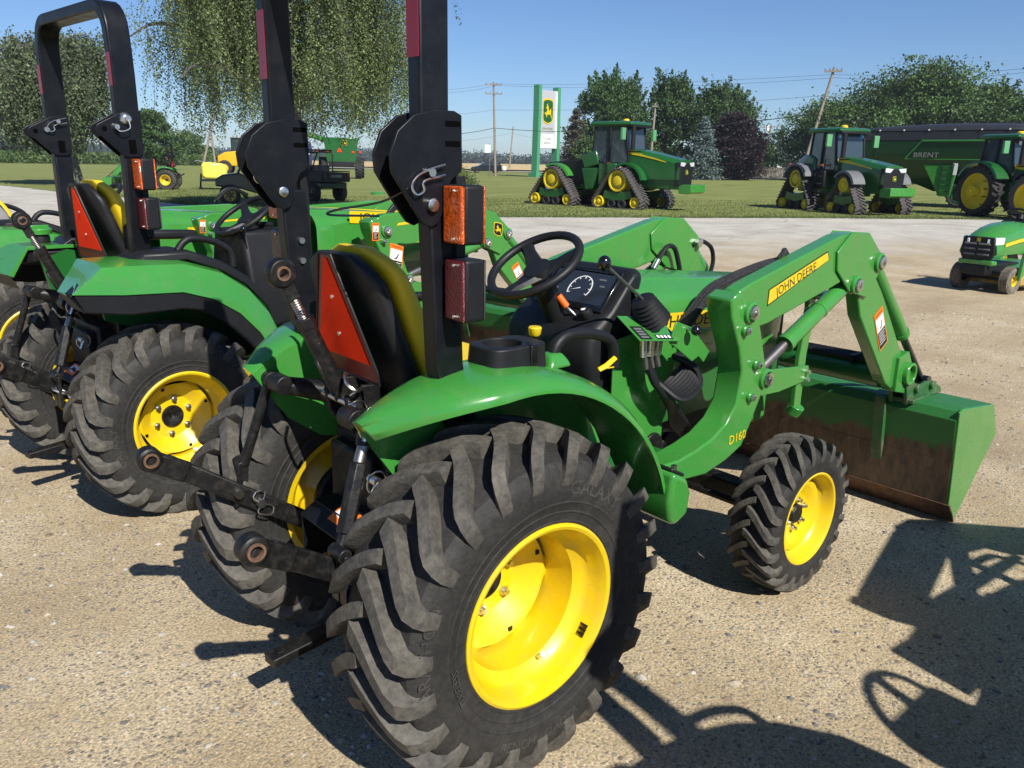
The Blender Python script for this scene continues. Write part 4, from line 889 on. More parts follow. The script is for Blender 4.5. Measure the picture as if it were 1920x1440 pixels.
def dash_a(t):
    b = MB(); secs = []
    prof = [(.70, .95), (.665, 1.08), (.66, 1.18), (.70, 1.235), (.785, 1.295), (.88, 1.40), (.91, 1.43), (.95, 1.434), (.965, 1.41), (.92, 1.25), (.85, 1.08), (.81, .95)]
    for y, k, dzz in ((-.242, .80, -.03), (-.23, .92, -.012), (-.205, 1, 0), (0, 1, .004), (.205, 1, 0), (.23, .92, -.012), (.242, .80, -.03)):
        secs.append([(.82+(x-.82)*k, y, .95+(z-.95)*(1+dzz*1.5)) for x, z in prof])
    b.loft(secs); o = b.build("dashboard", KP, t, bevel=.012, seg=3, angle=50)
    m = frame((.829, -.02, 1.350), (0, -1, 0), (.67, 0, .74)) @ Matrix.Scale(1.2, 4)
    b = MB(); b.prism([(-.155, -.085), (.155, -.085), (.15, .075), (-.15, .075), (-.15, .062), (.138, .062), (.142, -.066), (-.142, -.066), (-.138, .062), (-.15, .062)], 0, .010, 'z', 0, m); b.build('gauge_bezel', KG, o, bevel=.003)
    b = MB(); b.prism([(-.135, -.062), (.135, -.062), (.13, .058), (-.13, .058)], 0, .006, 'z', 0, m)
    for sg in ((-.04, .02), ): pass
    rc = (.01, -.008); a0, a1 = -30, 210
    ring = [(rc[0]+rr*math.cos(R_(a)), rc[1]+rr*math.sin(R_(a))) for rr, seq in ((.050, range(a0, a1+1, 8)), (.0465, range(a1, a0-1, -8))) for a in seq]
    b.prism(ring, .006, .0072, 'z', 1, m)
    for a in range(a0, a1+1, 30): b.prism([(rc[0]+r*math.cos(R_(a+d)), rc[1]+r*math.sin(R_(a+d))) for r, d in ((.046, -1.6), (.046, 1.6), (.038, 1.6), (.038, -1.6))], .006, .0072, 'z', 1, m)
    b.prism([(rc[0]+.003, rc[1]), (rc[0], rc[1]+.003), (rc[0]-.036, rc[1]-.012)], .006, .0074, 'z', 1, m)
    for x, y, w_ in ((-.09, .035, .024), (.085, .035, .03), (.098, .01, .02), (-.095, -.02, .02)): b.prism([(x-w_/2, y-.003), (x+w_/2, y-.003), (x+w_/2, y+.003), (x-w_/2, y+.003)], .006, .0072, 'z', 2, m)
    b.build("gauge_cluster", [SCR, WHT, GRY], o)
    b = MB(); b.lathe([(0, .026), (.02, .025), (.03, .02), (.03, .001)], (.735, -.155, 1.265), (-.6, 0, .8), 20); b.box((.716, -.155, 1.292), (.03, .004, .006), mi=1); b.build("rotary_switch", [KP, WHT], o)
    b = MB(); b.cyl((.735, -.105, 1.25), (.712, -.068, 1.288), .006, 8); b.cyl((.712, -.068, 1.288), (.690, -.042, 1.33), .014, 14, mi=1); b.build("throttle_lever", [CH, ORK], o, bevel=.003)

def joystick(t):
    b = MB(); m = frame((.80, -.395, 1.245), (.80, -.05, -.10), (-.1, 1, .55)); b.prism([(-.10, -.075), (.12, -.075), (.12, .07), (-.10, .07)], 0, .005, 'z', 0, m)
    o = b.build("joystick_bracket", G, t, bevel=.003)
    b = MB(); b.prism([(.90, 1.27), (1.0, 1.235), (1.125, 1.125), (1.09, 1.085), (1.055, 1.115), (1.015, 1.10), (.90, 1.175), (.87, 1.19)], -.452, -.445); b.build("bracket_plate", G, o, bevel=.003)
    b = MB(); m2 = m @ Matrix.Translation((-.06, -.045, .0055)); b.prism([(-.03, -.025), (.03, -.025), (.03, .05), (-.03, .05)], 0, .001, 'z', 0, m2); m3 = m @ Matrix.Translation((.035, -.055, .0055)); b.prism([(-.035, -.012), (.05, -.012), (.05, .012), (-.035, .012)], 0, .001, 'z', 0, m3)
    for k in range(4): b.prism([(-.03+.02*k, -.006), (-.018+.02*k, -.006), (-.018+.02*k, .008), (-.03+.02*k, .008)], .001, .0016, 'z', 1, m3); b.prism([(-.02, -.018+.016*k), (.02, -.018+.016*k), (.02, -.008+.016*k), (-.02, -.008+.016*k)], .001, .0015, 'z', 2, m2)
    b.build("control_label", [KP, WHT, GRY], o)
    A, B_ = Vector((.85, -.385, 1.26)), Vector((.785, -.378, 1.355)); b = MB(); pts = []; rs = []
    for i in range(15):
        q = i/14; pts.append(A.lerp(B_, q)); rs.append((.066-.028*q)+(.006 if i % 2 else -.004))
    b.tube(pts, rs, 20); b.sphere((.88, -.36, 1.275), .05, 10); b.build("lever_boot", KP, o)
    b = MB(); b.tube([(.785, -.378, 1.355), (.59, -.378, 1.485)], .006, 10); o2 = b.build("joystick_lever", ST, o); b = MB(); b.sphere((.575, -.378, 1.497), .024, 10, sc=(1, 1, 1.15)); b.build("lever_knob", KG, o)
    b = MB(); b.cyl((.965, -.455, 1.235), (.965, -.49, 1.235), .006, 10, mi=1); b.sphere((.965, -.495, 1.235), .020, 8); b.build("lock_knob", [KG, CH], o)
    b = MB()
    for k in range(3): b.cyl((.79+.035*k, -.39-.01*k, 1.215), (.79+.04*k, -.395, 1.14), .016, 10); b.cyl((.80+.035*k, -.39, 1.15), (.82+.035*k, -.39, 1.09), .011, 6)
    b.build("hose_fitting", CH, o)
    b = MB()
    for k in range(5): b.tube(smooth_path([(.82+.02*k, -.39+.01*k, 1.13), (.86+.015*k, -.40+.012*k, 1.03), (.98+.01*k, -.40+.01*k, .93-.01*k), (1.10, -.36+.01*k, .84-.012*k), (1.20, -.33, .76-.012*k)], 6), .0135, 8)
    for k in range(9): b.tube(smooth_path([(.90, -.385-.0*k, 1.02), (.97, -.40+.012*(k-4), .955+.004*k), (1.08, -.40+.012*(k-4), .985+.008*k), (1.10+.004*k, -.37+.01*(k-4), 1.05+.006*k), (1.06, -.33, 1.09)], 6), .012, 7)
    b.build("hydraulic_hose", KP, t)
    b = MB(); b.tube(smooth_path([(1.84, .43, 1.30), (1.88, .425, 1.36), (1.93, .42, 1.41), (1.99, .42, 1.40), (2.03, .42, 1.33), (2.06, .42, 1.25)], 6), .013, 8); b.tube(smooth_path([(2.20, .46, 1.40), (2.27, .455, 1.42), (2.36, .45, 1.38), (2.39, .45, 1.30), (2.36, .45, 1.2)], 6), .012, 8); b.cyl((1.84, .43, 1.30), (1.87, .427, 1.345), .017, 10, mi=1); b.cyl((2.215, .46, 1.405), (2.27, .455, 1.42), .016, 10, mi=1); b.cyl((2.232, .46, 1.41), (2.232, .43, 1.41), .022, 6, mi=1)
    b.split("arm_hose", [KP, CH], t)
    b = MB()
    for k in range(6):
        oy = .016*(k % 3-1); oz = .014*(k//3)
        b.tube(smooth_path([(1.08, -.33+oy, 1.17+oz), (1.15, -.34+oy, 1.25+oz), (1.24, -.355+oy, 1.335+oz), (1.36, -.39+oy, 1.385+oz), (1.50, -.43+oy, 1.425+oz), (1.58, -.46+oy, 1.44+oz)], 6), .0115, 8)
    b.tube([(1.58+.04*math.cos(a), -.46+.012*math.sin(2*a), 1.455+.035*math.sin(a)) for a in [i*.45 for i in range(14)]], .013, 8)
    b.build("braided_hose", BRD, t)
BRD = mat("braided_sleeve", (.012, .012, .013), .55, bump=.9, bscale=230, dirt=(.10, .10, .10), damt=.6, dscale=150)

def tractor_a(label, loc=(0, 0, 0), rz=0):
    t = thing("loader_tractor", label, "tractor", loc, rz, "compact loader tractors in a row")
    for s_ in (-1, 1):
        tyre(t, "rear_tyre", (0, s_*.5535, .53), .547, .385, s_, .265, 23, -.27, texts=[("GALAXY", .735, 62, .062, 1), ("MARATHON", .80, 175, .055, 1), ("BENCH LOADER", .74, 268, .045, -1), ("TUBELESS", .62, 195, .03, 1)], rimname="rim")
        tyre(t, "front_tyre", (1.64, s_*.585, .345), .348, .225, s_, .195, 22, .10, texts=[], lug_scale=.62, rimname="rim", wavy=False, nut_r=.088, hub_r=.062, seg=56)
        fender_a(t, s_)
    driveline(t, 0, 0, 1.64, .345, .585); hitch(t, 'A')
    # roll bar
    rbs = {}
    for s_ in (-1, 1):
        b = MB(); b.loft([[(x-.048, s_*(y)-.030, z), (x+.048, s_*(y)-.030, z), (x+.048, s_*(y)+.030, z), (x-.048, s_*(y)+.030, z)] for x, y, z in ((-.02, .36, 1.02), (-.09, .395, 1.14), (-.14, .43, 1.26), (-.150, .436, 1.40), (-.165, .437, 1.72))])
        rbs[s_] = b.build("roll_bar_base", K, t, bevel=.007, seg=3)
        for y0 in (.467, .389): b = MB(); rop_plate_a(b, s_*y0, s_*(y0+.010)); b.build("hinge_plate", K, rbs[s_], bevel=.0025)
    rb = rbs[1]
    b = MB()
    hp = [(-.195, -.437, 1.70), (-.19, -.437, 1.95), (-.19, -.437, 2.34), (-.19, -.40, 2.43), (-.19, -.33, 2.46), (-.19, .33, 2.46), (-.19, .40, 2.43), (-.19, .437, 2.34), (-.19, .437, 1.95), (-.195, .437, 1.70)]
    secs = []
    for i, p in enumerate(hp):
        a = Vector(hp[max(0, i-1)]); c = Vector(hp[min(len(hp)-1, i+1)]); d = (c-a).normalized(); n = Vector((0, -d.z, d.y)).normalized(); X_ = Vector((1, 0, 0)); P_ = Vector(p)
        secs.append([P_-X_*.046-n*.028, P_+X_*.046-n*.028, P_+X_*.046+n*.028, P_-X_*.046+n*.028])
    b.loft(secs); hb = b.build("roll_bar_hoop", K, t, bevel=.008, seg=3)
    b = MB()
    for s_ in (-1, 1): b.box((-.2368, s_*.437, 2.18), (.002, .052, .21))
    b.split("reflector_strip", RRT, hb)
    b = MB()
    for s_ in (-1, 1): r_clip(b, (-.222, s_*.477, 1.795), -1 if s_ < 0 else -1); b.lathe([(0, .017), (-.014, .017), (-.016, .012), (-.016, .001)], (-.214, s_*.437-.040, 1.713), (0, 1, 0), 16)
    for yy in (-.4775, .3885):
        for z in (1.845, 1.895): pass
    b.split("hinge_pin", CH, hb)
    b = MB()
    for z in (1.868, 1.918):
        for yy in (-.478, .388): b.box((-.142, yy, z), (.048, .003, .014))
    b.split("plate_slot", HOLE, hb, bevel=.0014)
    b = MB(); b.tube(smooth_path([(-.285, -.48, 1.755), (-.33, -.42, 1.72), (-.42, -.36, 1.70), (-.43, -.33, 1.685), (-.30, -.36, 1.68)], 6), .003, 6); b.build("pin_cable", KG, hb)
    b = MB()
    for z in (1.545, 1.475): b.cyl((-.15, .405, z), (-.15, .395, z), .011, 10)
    b.split("bolt", CH, rb)
    for s_ in (-1, 1):
        rb = rbs[s_]; b = MB(); b.box((-.115, s_*.452, 1.585), (.03, .05, .40)); b.build("lamp_bracket", KP, rb)
        yl = s_*.520 if s_ < 0 else .556; lamp_box(rb, (-.135, yl, 1.688), (.066, .088, .155), AMB); lamp_box(rb, (-.132, yl, 1.488), (.066, .086, .170), RED)
    seat(t, .03, -.015); smv(t, .02, 0); dash_a(t); steering(t, (.60, 1.452), .182, 34); hood(t, 0, 0)
    loader(t, 0, 0, True, 'A'); joystick(t)
    for s_ in (-1, 1):
        b = MB(); rounded_tube(b, [(.265, s_*.455, 1.215), (.285, s_*.455, 1.265), (.335, s_*.455, 1.290), (.43, s_*.455, 1.285), (.525, s_*.455, 1.255), (.555, s_*.455, 1.215), (.562, s_*.455, 1.15)], .0185); b.build("grab_handle", KP, t)
        b = MB(); b.loft([[(.265+a*k, s_*.455+c*k, z) for a, c in ((-.05, -.05), (.05, -.05), (.05, .05), (-.05, .05))] for z, k in ((1.20, 1.0), (1.222, .8), (1.245, .5))]); b.build("handle_boss", G, t, bevel=.012, seg=3)
        # step on the lower front fender end
        b = MB(); b.prism([(.66, .80), (.74, .76), (.765, .70), (.755, .62), (.69, .595), (.655, .61), (.64, .70)], s_*.52, s_*.675); st = b.build("mounting_step", G, t, bevel=.025, seg=4); b = MB(); b.box((.712, s_*.60, .782), (.085, .10, .014), rot=(0, R_(28), 0)); b.build("step_pad", KP, st, bevel=.006); b = MB(); b.cyl((.69, s_*.645, .80), (.69, s_*.645, .815), .011, 6); b.build("bolt", CH, st)
    b = MB(); n = 28; c0 = (.085, -.445)
    outer = [(c0[0]+.118*math.copysign(abs(math.cos(a))**.5, math.cos(a)), c0[1]+.085*math.copysign(abs(math.sin(a))**.5, math.sin(a))) for a in [2*math.pi*i/n for i in range(n)]]
    inner = [(c0[0]-.02+.062*math.cos(a), c0[1]+.062*math.sin(a)) for a in [2*math.pi*i/n for i in range(n)]]
    vs = [(x*1.0, y, 1.20) for x, y in outer]+[(c0[0]+(x-c0[0])*.93, c0[1]+(y-c0[1])*.93, 1.298) for x, y in outer]+[(x, y, 1.302) for x, y in inner]+[(c0[0]-.02+(x-c0[0]+.02)*.92, c0[1]+(y-c0[1])*.92, 1.222) for x, y in inner]
    b.add(vs, [(k*n+j, k*n+(j+1) % n, (k+1)*n+(j+1) % n, (k+1)*n+j) for k in range(3) for j in range(n)]+[tuple(range(3*n, 4*n))]); b.box((.12, -.508, 1.272), (.03, .05, .06), mi=1); b.build("cup_holder", [KP, KG], t, bevel=.004)
    b = MB(); b.cyl((.235, -.405, 1.26), (.235, -.405, 1.30), .007, 8, mi=1); b.lathe([(-.014, .014), (-.008, .019), (.012, .022), (.016, .019), (.016, .001)], (.235, -.405, 1.307), (0, 0, 1), 16); b.build("control_knob", [Y, KP], t)
    b = MB(); b.tube([(.45, -.49, 1.165), (.48, -.495, 1.175), (.53, -.49, 1.195)], [.008, .009, .008], 6, flat=.35); b.tube([(.45, -.49, 1.165), (.545, -.47, 1.155)], .003, 5); b.build("plastic_tie", Y, t)
    return t

# ---------------------------------------------------------------- second kind of tractor: angular fenders with black trim
def fender_b(t, s_):
    # green upper shell: top flat, chamfer, side
    top = [(-.30, 1.325), (-.09, 1.325), (.09, 1.318), (.30, 1.255), (.46, 1.15), (.58, 1.02), (.66, .86), (.70, .70)]
    edge = [(-.31, 1.312), (-.09, 1.306), (.09, 1.298), (.29, 1.235), (.44, 1.13), (.55, .995), (.62, .84), (.655, .69)]
    low = [(-.47, 1.205), (-.235, 1.180), (.05, 1.165), (.21, 1.112), (.35, 1.02), (.46, .90), (.535, .77), (.57, .66)]
    b = MB(); secs = []
    for (tx, tz), (ex, ez), (lx, lz) in zip(top, edge, low):
        secs.append([(tx, s_*.36, tz), (tx, s_*.60, tz), (ex, s_*.685, ez), ((ex+lx)/2, s_*.725, (ez+lz)/2), (lx, s_*.74, lz), (lx, s_*.72, lz-.004), ((ex+lx)/2, s_*.70, (ez+lz)/2), (ex-.0, s_*.66, ez-.02), (tx, s_*.59, tz-.02), (tx, s_*.36, tz-.02)])
    secs.insert(0, [(-.41, s_*.36, 1.172), (-.452, s_*.60, 1.186), (-.472, s_*.715, 1.198), (-.473, s_*.732, 1.20), (-.474, s_*.741, 1.203), (-.46, s_*.72, 1.19), (-.455, s_*.70, 1.185), (-.45, s_*.66, 1.18), (-.435, s_*.59, 1.172), (-.39, s_*.36, 1.16)])
    b.loft(secs)
    f = b.build("fender", G, t, bevel=.012, seg=3, angle=24)
    b = MB(); secs = []
    for k, ((lx, lz), (tx, tz)) in enumerate(zip(low, top)):
        d = [.09, .10, .085, .09, .09, .08, .06, .05][k]; rx, rz = lx*.90-(0 if lx < 0 else 0), lz-d
        if lx > .1: rx, rz = lx-d*.75, lz-d*.55
        secs.append([(lx+.004, s_*.732, lz+.006), (rx, s_*.735, rz), (rx-.01*(lx > 0), s_*.712, rz-.004), (lx-.01, s_*.70, lz), (tx*.92, s_*.36, tz-.09), (tx*.92, s_*.35, tz-.03)])
    b.loft(secs); b.add([(-.47, s_*.735, 1.208), (-.42, s_*.735, 1.115), (-.36, s_*.38, 1.09), (-.41, s_*.36, 1.172)], [(0, 1, 2, 3)]); b.build("fender_liner", KP, f, bevel=.01, angle=40)
    b = MB(); b.prism([(.70, .70), (.66, .86), (.58, 1.0), (.3, 1.2), (-.1, 1.3), (-.25, 1.25), (-.2, 1.0), (.3, .8), (.5, .62)], s_*.345, s_*.36); b.build("inner_panel", GD, f)
    b = MB(); secs = []
    for x, z, w0 in ((-.12, 1.322, .55), (-.06, 1.358, .60), (.15, 1.360, .625), (.33, 1.290, .63), (.47, 1.20, .63), (.60, 1.06, .61), (.655, .93, .58)):
        secs.append([(x, s_*.37, z), (x, s_*(w0-.02), z), (x-.005, s_*w0, z-.012), (x-.012, s_*(w0+.005), z-.05), (x-.012, s_*.37, z-.05)])
    b.loft(secs); tr = b.build("fender_top_trim", KP, f, bevel=.012, seg=3)
    b = MB(); rounded_tube(b, [(.115, s_*.575, 1.355), (.15, s_*.575, 1.395), (.20, s_*.575, 1.412), (.30, s_*.575, 1.395), (.385, s_*.575, 1.35), (.41, s_*.575, 1.31), (.415, s_*.575, 1.25)], .019); b.build("grab_handle", KP, tr)
    return f
def tractor_b(label, loc, rz, rollbar=True, arms=None):
    t = thing("loader_tractor", label, "tractor", loc, rz, "compact loader tractors in a row")
    for s_ in (-1, 1):
        tyre(t, "rear_tyre", (0, s_*.585, .487), .503, .355, s_, .25, 22, -.02, texts=[("GALAXY", .74, 188, .055, 1), ("MARATHON", .78, 60, .045, 1), ("30", .83, 72, .05, 1)], rimname="rim")
        tyre(t, "front_tyre", (1.75, s_*.60, .325), .328, .225, s_, .185, 21, -.05, lug_scale=.62, rimname="rim", wavy=False, nut_r=.085, seg=48)
        fender_b(t, s_)
    driveline(t, 0, 0, 1.75, .325, .60); hitch(t, 'B')
    if rollbar:
        rbs = {}
        for s_ in (-1, 1): b = MB(); b.loft([[(x-.045, s_*y-.030, z), (x+.045, s_*y-.030, z), (x+.045, s_*y+.030, z), (x-.045, s_*y+.030, z)] for x, y, z in ((.06, .40, 1.05), (.0, .44, 1.22), (-.03, .467, 1.36), (-.025, .472, 1.84))]); rbs[s_] = b.build("roll_bar_base", K, t, bevel=.007, seg=3)
        P = [(.025, 2.035), (-.035, 2.035), (-.08, 2.02), (-.185, 1.965), (-.195, 1.945), (-.185, 1.925), (-.085, 1.83), (-.065, 1.815), (.0, 1.815), (.022, 1.835)]
        for s_ in (-1, 1):
            for y in (.436, .508): b = MB(); b.prism(P, s_*(y-.005), s_*(y+.005)); b.build("hinge_plate", K, rbs[s_], bevel=.003)
        b = MB(); hp = [(-.03, -.472, 1.86), (-.03, -.472, 2.20), (-.03, -.462, 2.36)] + [(-.03, -.34-.12*math.cos(R_(a)), 2.38+.135*math.sin(R_(a))) for a in (0, 15, 30, 45, 60, 75, 90)] + [(-.03, .34+.12*math.sin(R_(a)), 2.38+.135*math.cos(R_(a))) for a in (0, 15, 30, 45, 60, 75, 90)] + [(-.03, .462, 2.36), (-.03, .472, 2.20), (-.03, .472, 1.86)]
        secs = []
        for i, p in enumerate(hp):
            a = Vector(hp[max(0, i-1)]); c = Vector(hp[min(len(hp)-1, i+1)]); d = (c-a).normalized(); n = Vector((0, -d.z, d.y)).normalized(); X_ = Vector((1, 0, 0)); P_ = Vector(p)
            secs.append([P_-X_*.055-n*.028, P_+X_*.055-n*.028, P_+X_*.055+n*.028, P_-X_*.055+n*.028])
        b.loft(secs); hb = b.build("roll_bar_hoop", K, t, bevel=.008, seg=3, angle=50)
        b = MB()
        for s_ in (-1, 1): b.box((-.0858, s_*.472, 2.22), (.002, .042, .15))
        b.split("reflector_strip", RRT, hb)
        b = MB()
        b.lathe([(0, .030), (-.012, .026), (-.02, .014), (-.032, .014), (-.032, .001)], (-.05, -.513, 1.995), (0, 1, 0), 16); b.lathe([(0, .018), (-.02, .012), (-.03, .012), (-.03, .001)], (-.105, -.513, 1.955), (0, 1, 0), 14); b.tube(smooth_path([(-.05, -.545, 1.99), (-.05, -.55, 1.95), (-.09, -.545, 1.935), (-.11, -.53, 1.95)], 5), .003, 5)
        r_clip(b, (-.04, .425, 2.0), -1); b.cyl((-.10, .432, 1.955), (-.10, .415, 1.955), .014, 12)
        b.split("hinge_pin", CH, hb)
        b = MB()
        for yy in (-.5145, .4295): b.box((-.03, yy, 1.865), (.035, .003, .065)); b.cyl((-.155, yy, 1.945), (-.155, yy+.002, 1.945), .013, 12)
        b.split("plate_slot", HOLE, hb, bevel=.001)
        for s_ in (-1, 1):
            rb = rbs[s_]; b = MB(); b.box((.012, s_*.490, 1.63), (.03, .03, .40)); b.build("lamp_bracket", KP, rb)
            lamp_box(rb, (.0, s_*.548, 1.735), (.066, .085, .152), AMB); lamp_box(rb, (.005, s_*.548, 1.545), (.066, .085, .158), RED)
        seat(t, .145, .115); smv(t, .145, .115)
        for s_ in (-1, 1):
            b = MB(); b.bar((.02, s_*.28, 1.42), (.36, s_*.28, 1.405), .07, .05); b.box((.04, s_*.265, 1.40), (.11, .06, .15)); b.build("armrest", KP, t, bevel=.018, seg=3)
    else:
        # seat under a grey and yellow cover
        b = MB(); b.loft([[(x0, -w_, z), (x0, w_, z), (x1, w_, z), (x1, -w_, z)] for z, x0, x1, w_ in ((1.05, -.02, .30, .24), (1.2, -.05, .12, .25), (1.4, -.14, .05, .24), (1.5, -.17, .0, .20), (1.53, -.14, -.03, .12))]); o = b.build("covered_seat", mat("grey_fabric", (.22, .21, .21), .9, nscale=9, namt=.25, bump=.3, bscale=30), t, bevel=.03, seg=3)
        b = MB(); b.tube(smooth_path([(.33, -.245, 1.06), (.14, -.255, 1.2), (.06, -.245, 1.4), (.0, -.205, 1.5), (-.02, -.12, 1.535)], 6), .018, 8, flat=.5); b.build("cover_edging", YS, o)
    b = MB(); b.loft([[(x, s_, z) for x, s_, z in ((.70, -h, z), (.70, h, z), (1.05, h, z), (1.05, -h, z))] for z, h in ((.8, .24), (1.1, .24), (1.28, .20), (1.40, .16))]); o = b.build("dashboard", KP, t, bevel=.03, seg=3)
    b = MB()
    for k in range(7): b.tube([(.93+.045*math.cos(a)*(1-k*.04), -.03+.09*math.sin(a), 1.30+.02*k) for a in [i*.4488 for i in range(14)]], .014, 6, closed=True)
    b.build("steering_boot", KP, o)
    b = MB(); b.tube([(.73, -.17, 1.15), (.72, -.19, 1.30), (.70, -.20, 1.40)], .006, 8); b.sphere((.70, -.20, 1.41), .022, 8); b.build("lever", KG, o)
    steering(t, (.82, 1.475), .19, 34)
    hood(t, .26, .115 if rollbar else -.02, .31, 'B')
    loader(t, .22, .105, False, arms or ('B' if rollbar else 'C'))
    b = MB(); b.tube(smooth_path([(1.62, -.42, 1.46), (1.70, -.42, 1.53), (1.80, -.41, 1.55), (1.93, -.40, 1.50)], 5), .015, 8); b.tube(smooth_path([(1.62, -.38, 1.44), (1.72, -.38, 1.54), (1.84, -.38, 1.55), (1.95, -.36, 1.47)], 5), .015, 8); b.build("hydraulic_hose", KP, t)
    b = MB(); b.lathe([(0, .05), (.03, .05), (.05, .045)], (-.17, .55, 1.325), (0, 0, 1), 20, 1); b.lathe([(.05, .062), (.075, .066), (.085, .06), (.085, .001)], (-.17, .55, 1.325), (0, 0, 1), 20, 0); b.box((-.17, .55, 1.415), (.10, .022, .022)); b.build("fuel_cap", [G, KP], t, bevel=.004)
    b = MB(); m = frame((1.36, -.312, 1.175), (1, .02, -.03), (0, 0, 1)); b.text("3038 R", m, .060, .006); b.build("model_lettering", Y, t)
    return t

TA = tractor_a("nearest green loader tractor with open rear rim, black roll bar and orange triangle")
TB = tractor_b("green loader tractor with black topped angular fenders and its whole roll bar hoop in view", (-.218, 2.586, 0), .1125)
TC = tractor_b("mostly hidden green loader tractor without raised roll bar, grey yellow edged cover on its seat", (-.40, 5.05, 0), .1125, rollbar=False)
TD = tractor_b("loader tractor seen only as the long shadow it throws across the gravel", (.07, -3.02, 0), 0, arms='D')
TE = copy_tree(TA); TE.location = (14.2, 45.2, 0); TE.rotation_euler = (0, 0, R_(146)); TE['label'] = "far off green loader tractor side on upon the lawn beside a yellow tank"; TE['group'] = "machines parked far out on the lawn"
# ================================================================ machines on the lawn and across the yard
def hull_circles(cs, n=64):
    """outline round several circles (x, z, r)"""
    pts = [(x+r*math.cos(2*math.pi*i/n), z+r*math.sin(2*math.pi*i/n)) for x, z, r in cs for i in range(n)]
    pts = sorted(set(pts)); 
    def half(ps):
        o = []
        for p in ps:
            while len(o) > 1 and (o[-1][0]-o[-2][0])*(p[1]-o[-2][1])-(o[-1][1]-o[-2][1])*(p[0]-o[-2][0]) <= 0: o.pop()
            o.append(p)
        return o
    a, b = half(pts), half(pts[::-1]); return a[:-1]+b[:-1]
def resample(poly, step):
    out = []; acc = 0
    for i in range(len(poly)):
        p, q = Vector(poly[i]), Vector(poly[(i+1) % len(poly)]); L_ = (q-p).length; d = (q-p).normalized() if L_ else None
        while d and acc < L_: out.append((p+d*acc, d)); acc += step
        acc -= L_
    return out
def track_unit(t, cx, s_, yi, yo, Lh=1.25, top=1.72, rd=.52, ri=.30):
    cs = [(cx, top-rd, rd), (cx-Lh+ri, ri, ri), (cx+Lh-ri, ri, ri)]
    o = hull_circles(cs); i_ = hull_circles([(x, z, r-.05) for x, z, r in cs]); b = MB()
    def ring(P, y): return [(x, y, z) for x, z in P]
    n = len(o); k = len(i_); a, c = s_*yi, s_*yo
    b.add(ring(o, a)+ring(o, c), [(j, (j+1) % n, (j+1) % n+n, j+n) for j in range(n)])
    b.add(ring(i_, a)+ring(i_, c), [(j, (j+1) % k, (j+1) % k+k, j+k) for j in range(k)])
    for y in (a, c):   # rim of the belt between the two outlines
        rs = resample(o, .05); b.add([q for p, d in rs for q in ((p.x, y, p.y), (p.x-d.y*.05, y, p.y+d.x*.05))], [(2*j, 2*((j+1) % len(rs)), 2*((j+1) % len(rs))+1, 2*j+1) for j in range(len(rs))])
    ym = (yi+yo)/2
    for m_, (p, d) in enumerate(resample(o, .15)):
        nrm = Vector((d.y, -d.x))
        for hs in (-1, 1):
            y0, y1 = (ym, yo+.01) if hs > 0 else (ym, yi-.01); off = .075 if hs > 0 else 0; q = p+d*off
            e0 = q+d*.07; e1 = q-d*.07
            b.loft([[(e.x-d.x*.04, s_*y, e.y-d.y*.04), (e.x+d.x*.04, s_*y, e.y+d.y*.04), (e.x+d.x*.03+nrm.x*.05, s_*y, e.y+d.y*.03+nrm.y*.05), (e.x-d.x*.03+nrm.x*.05, s_*y, e.y-d.y*.03+nrm.y*.05)] for e, y in ((e0, y0), (e1, y1))])
    tr = b.build("track_belt", RBF2, t, angle=40)
    b = MB()
    for x, z, r in cs:
        dr = r > .4; yo_ = s_*(yo-.05)
        b.lathe([(s_*(yi+.1), r-.06), (yo_-s_*.04, r-.06), (yo_, r-.07), (yo_, r-.13 if dr else r-.09), (yo_-s_*.06, r-.15 if dr else r-.11), (yo_-s_*.06, .24 if dr else .12), (yo_, .20 if dr else .10), (yo_+s_*.02, .10 if dr else .06), (yo_+s_*.02, .001)], (x, 0, z), (0, 1, 0), 36)
        if dr:
            for j in range(18): a = 2*math.pi*j/18; b.bar((x+.25*math.cos(a), yo_-s_*.055, z+.25*math.sin(a)), (x+.36*math.cos(a), yo_-s_*.055, z+.36*math.sin(a)), .012, .05, (0, 1, 0), 1)
    b.split("track_wheel", [YF, RBF], t, gap=.004, angle=40)
    b = MB()
    for x in (-.28, .28): b.lathe([(s_*(yi+.1), .19), (s_*(yo-.04), .19), (s_*(yo-.04), .13), (s_*(yo-.09), .12), (s_*(yo-.09), .001)], (cx+x, 0, .23), (0, 1, 0), 24)
    b.split("track_roller", RBF, t, gap=.004)
    b = MB(); b.prism([(cx-Lh*.62, .48), (cx-Lh*.55, .80), (cx-.15, .72), (cx+.15, .72), (cx+Lh*.55, .80), (cx+Lh*.62, .48), (cx+.2, .36), (cx-.2, .36)], s_*(yi+.2), s_*(yo-.11)); b.build("track_frame", GF, t, bevel=.02)
RBF2 = mat("worn_track_rubber", (.055, .05, .05), .85, dirt=(.12, .105, .09), damt=.5, dscale=5)
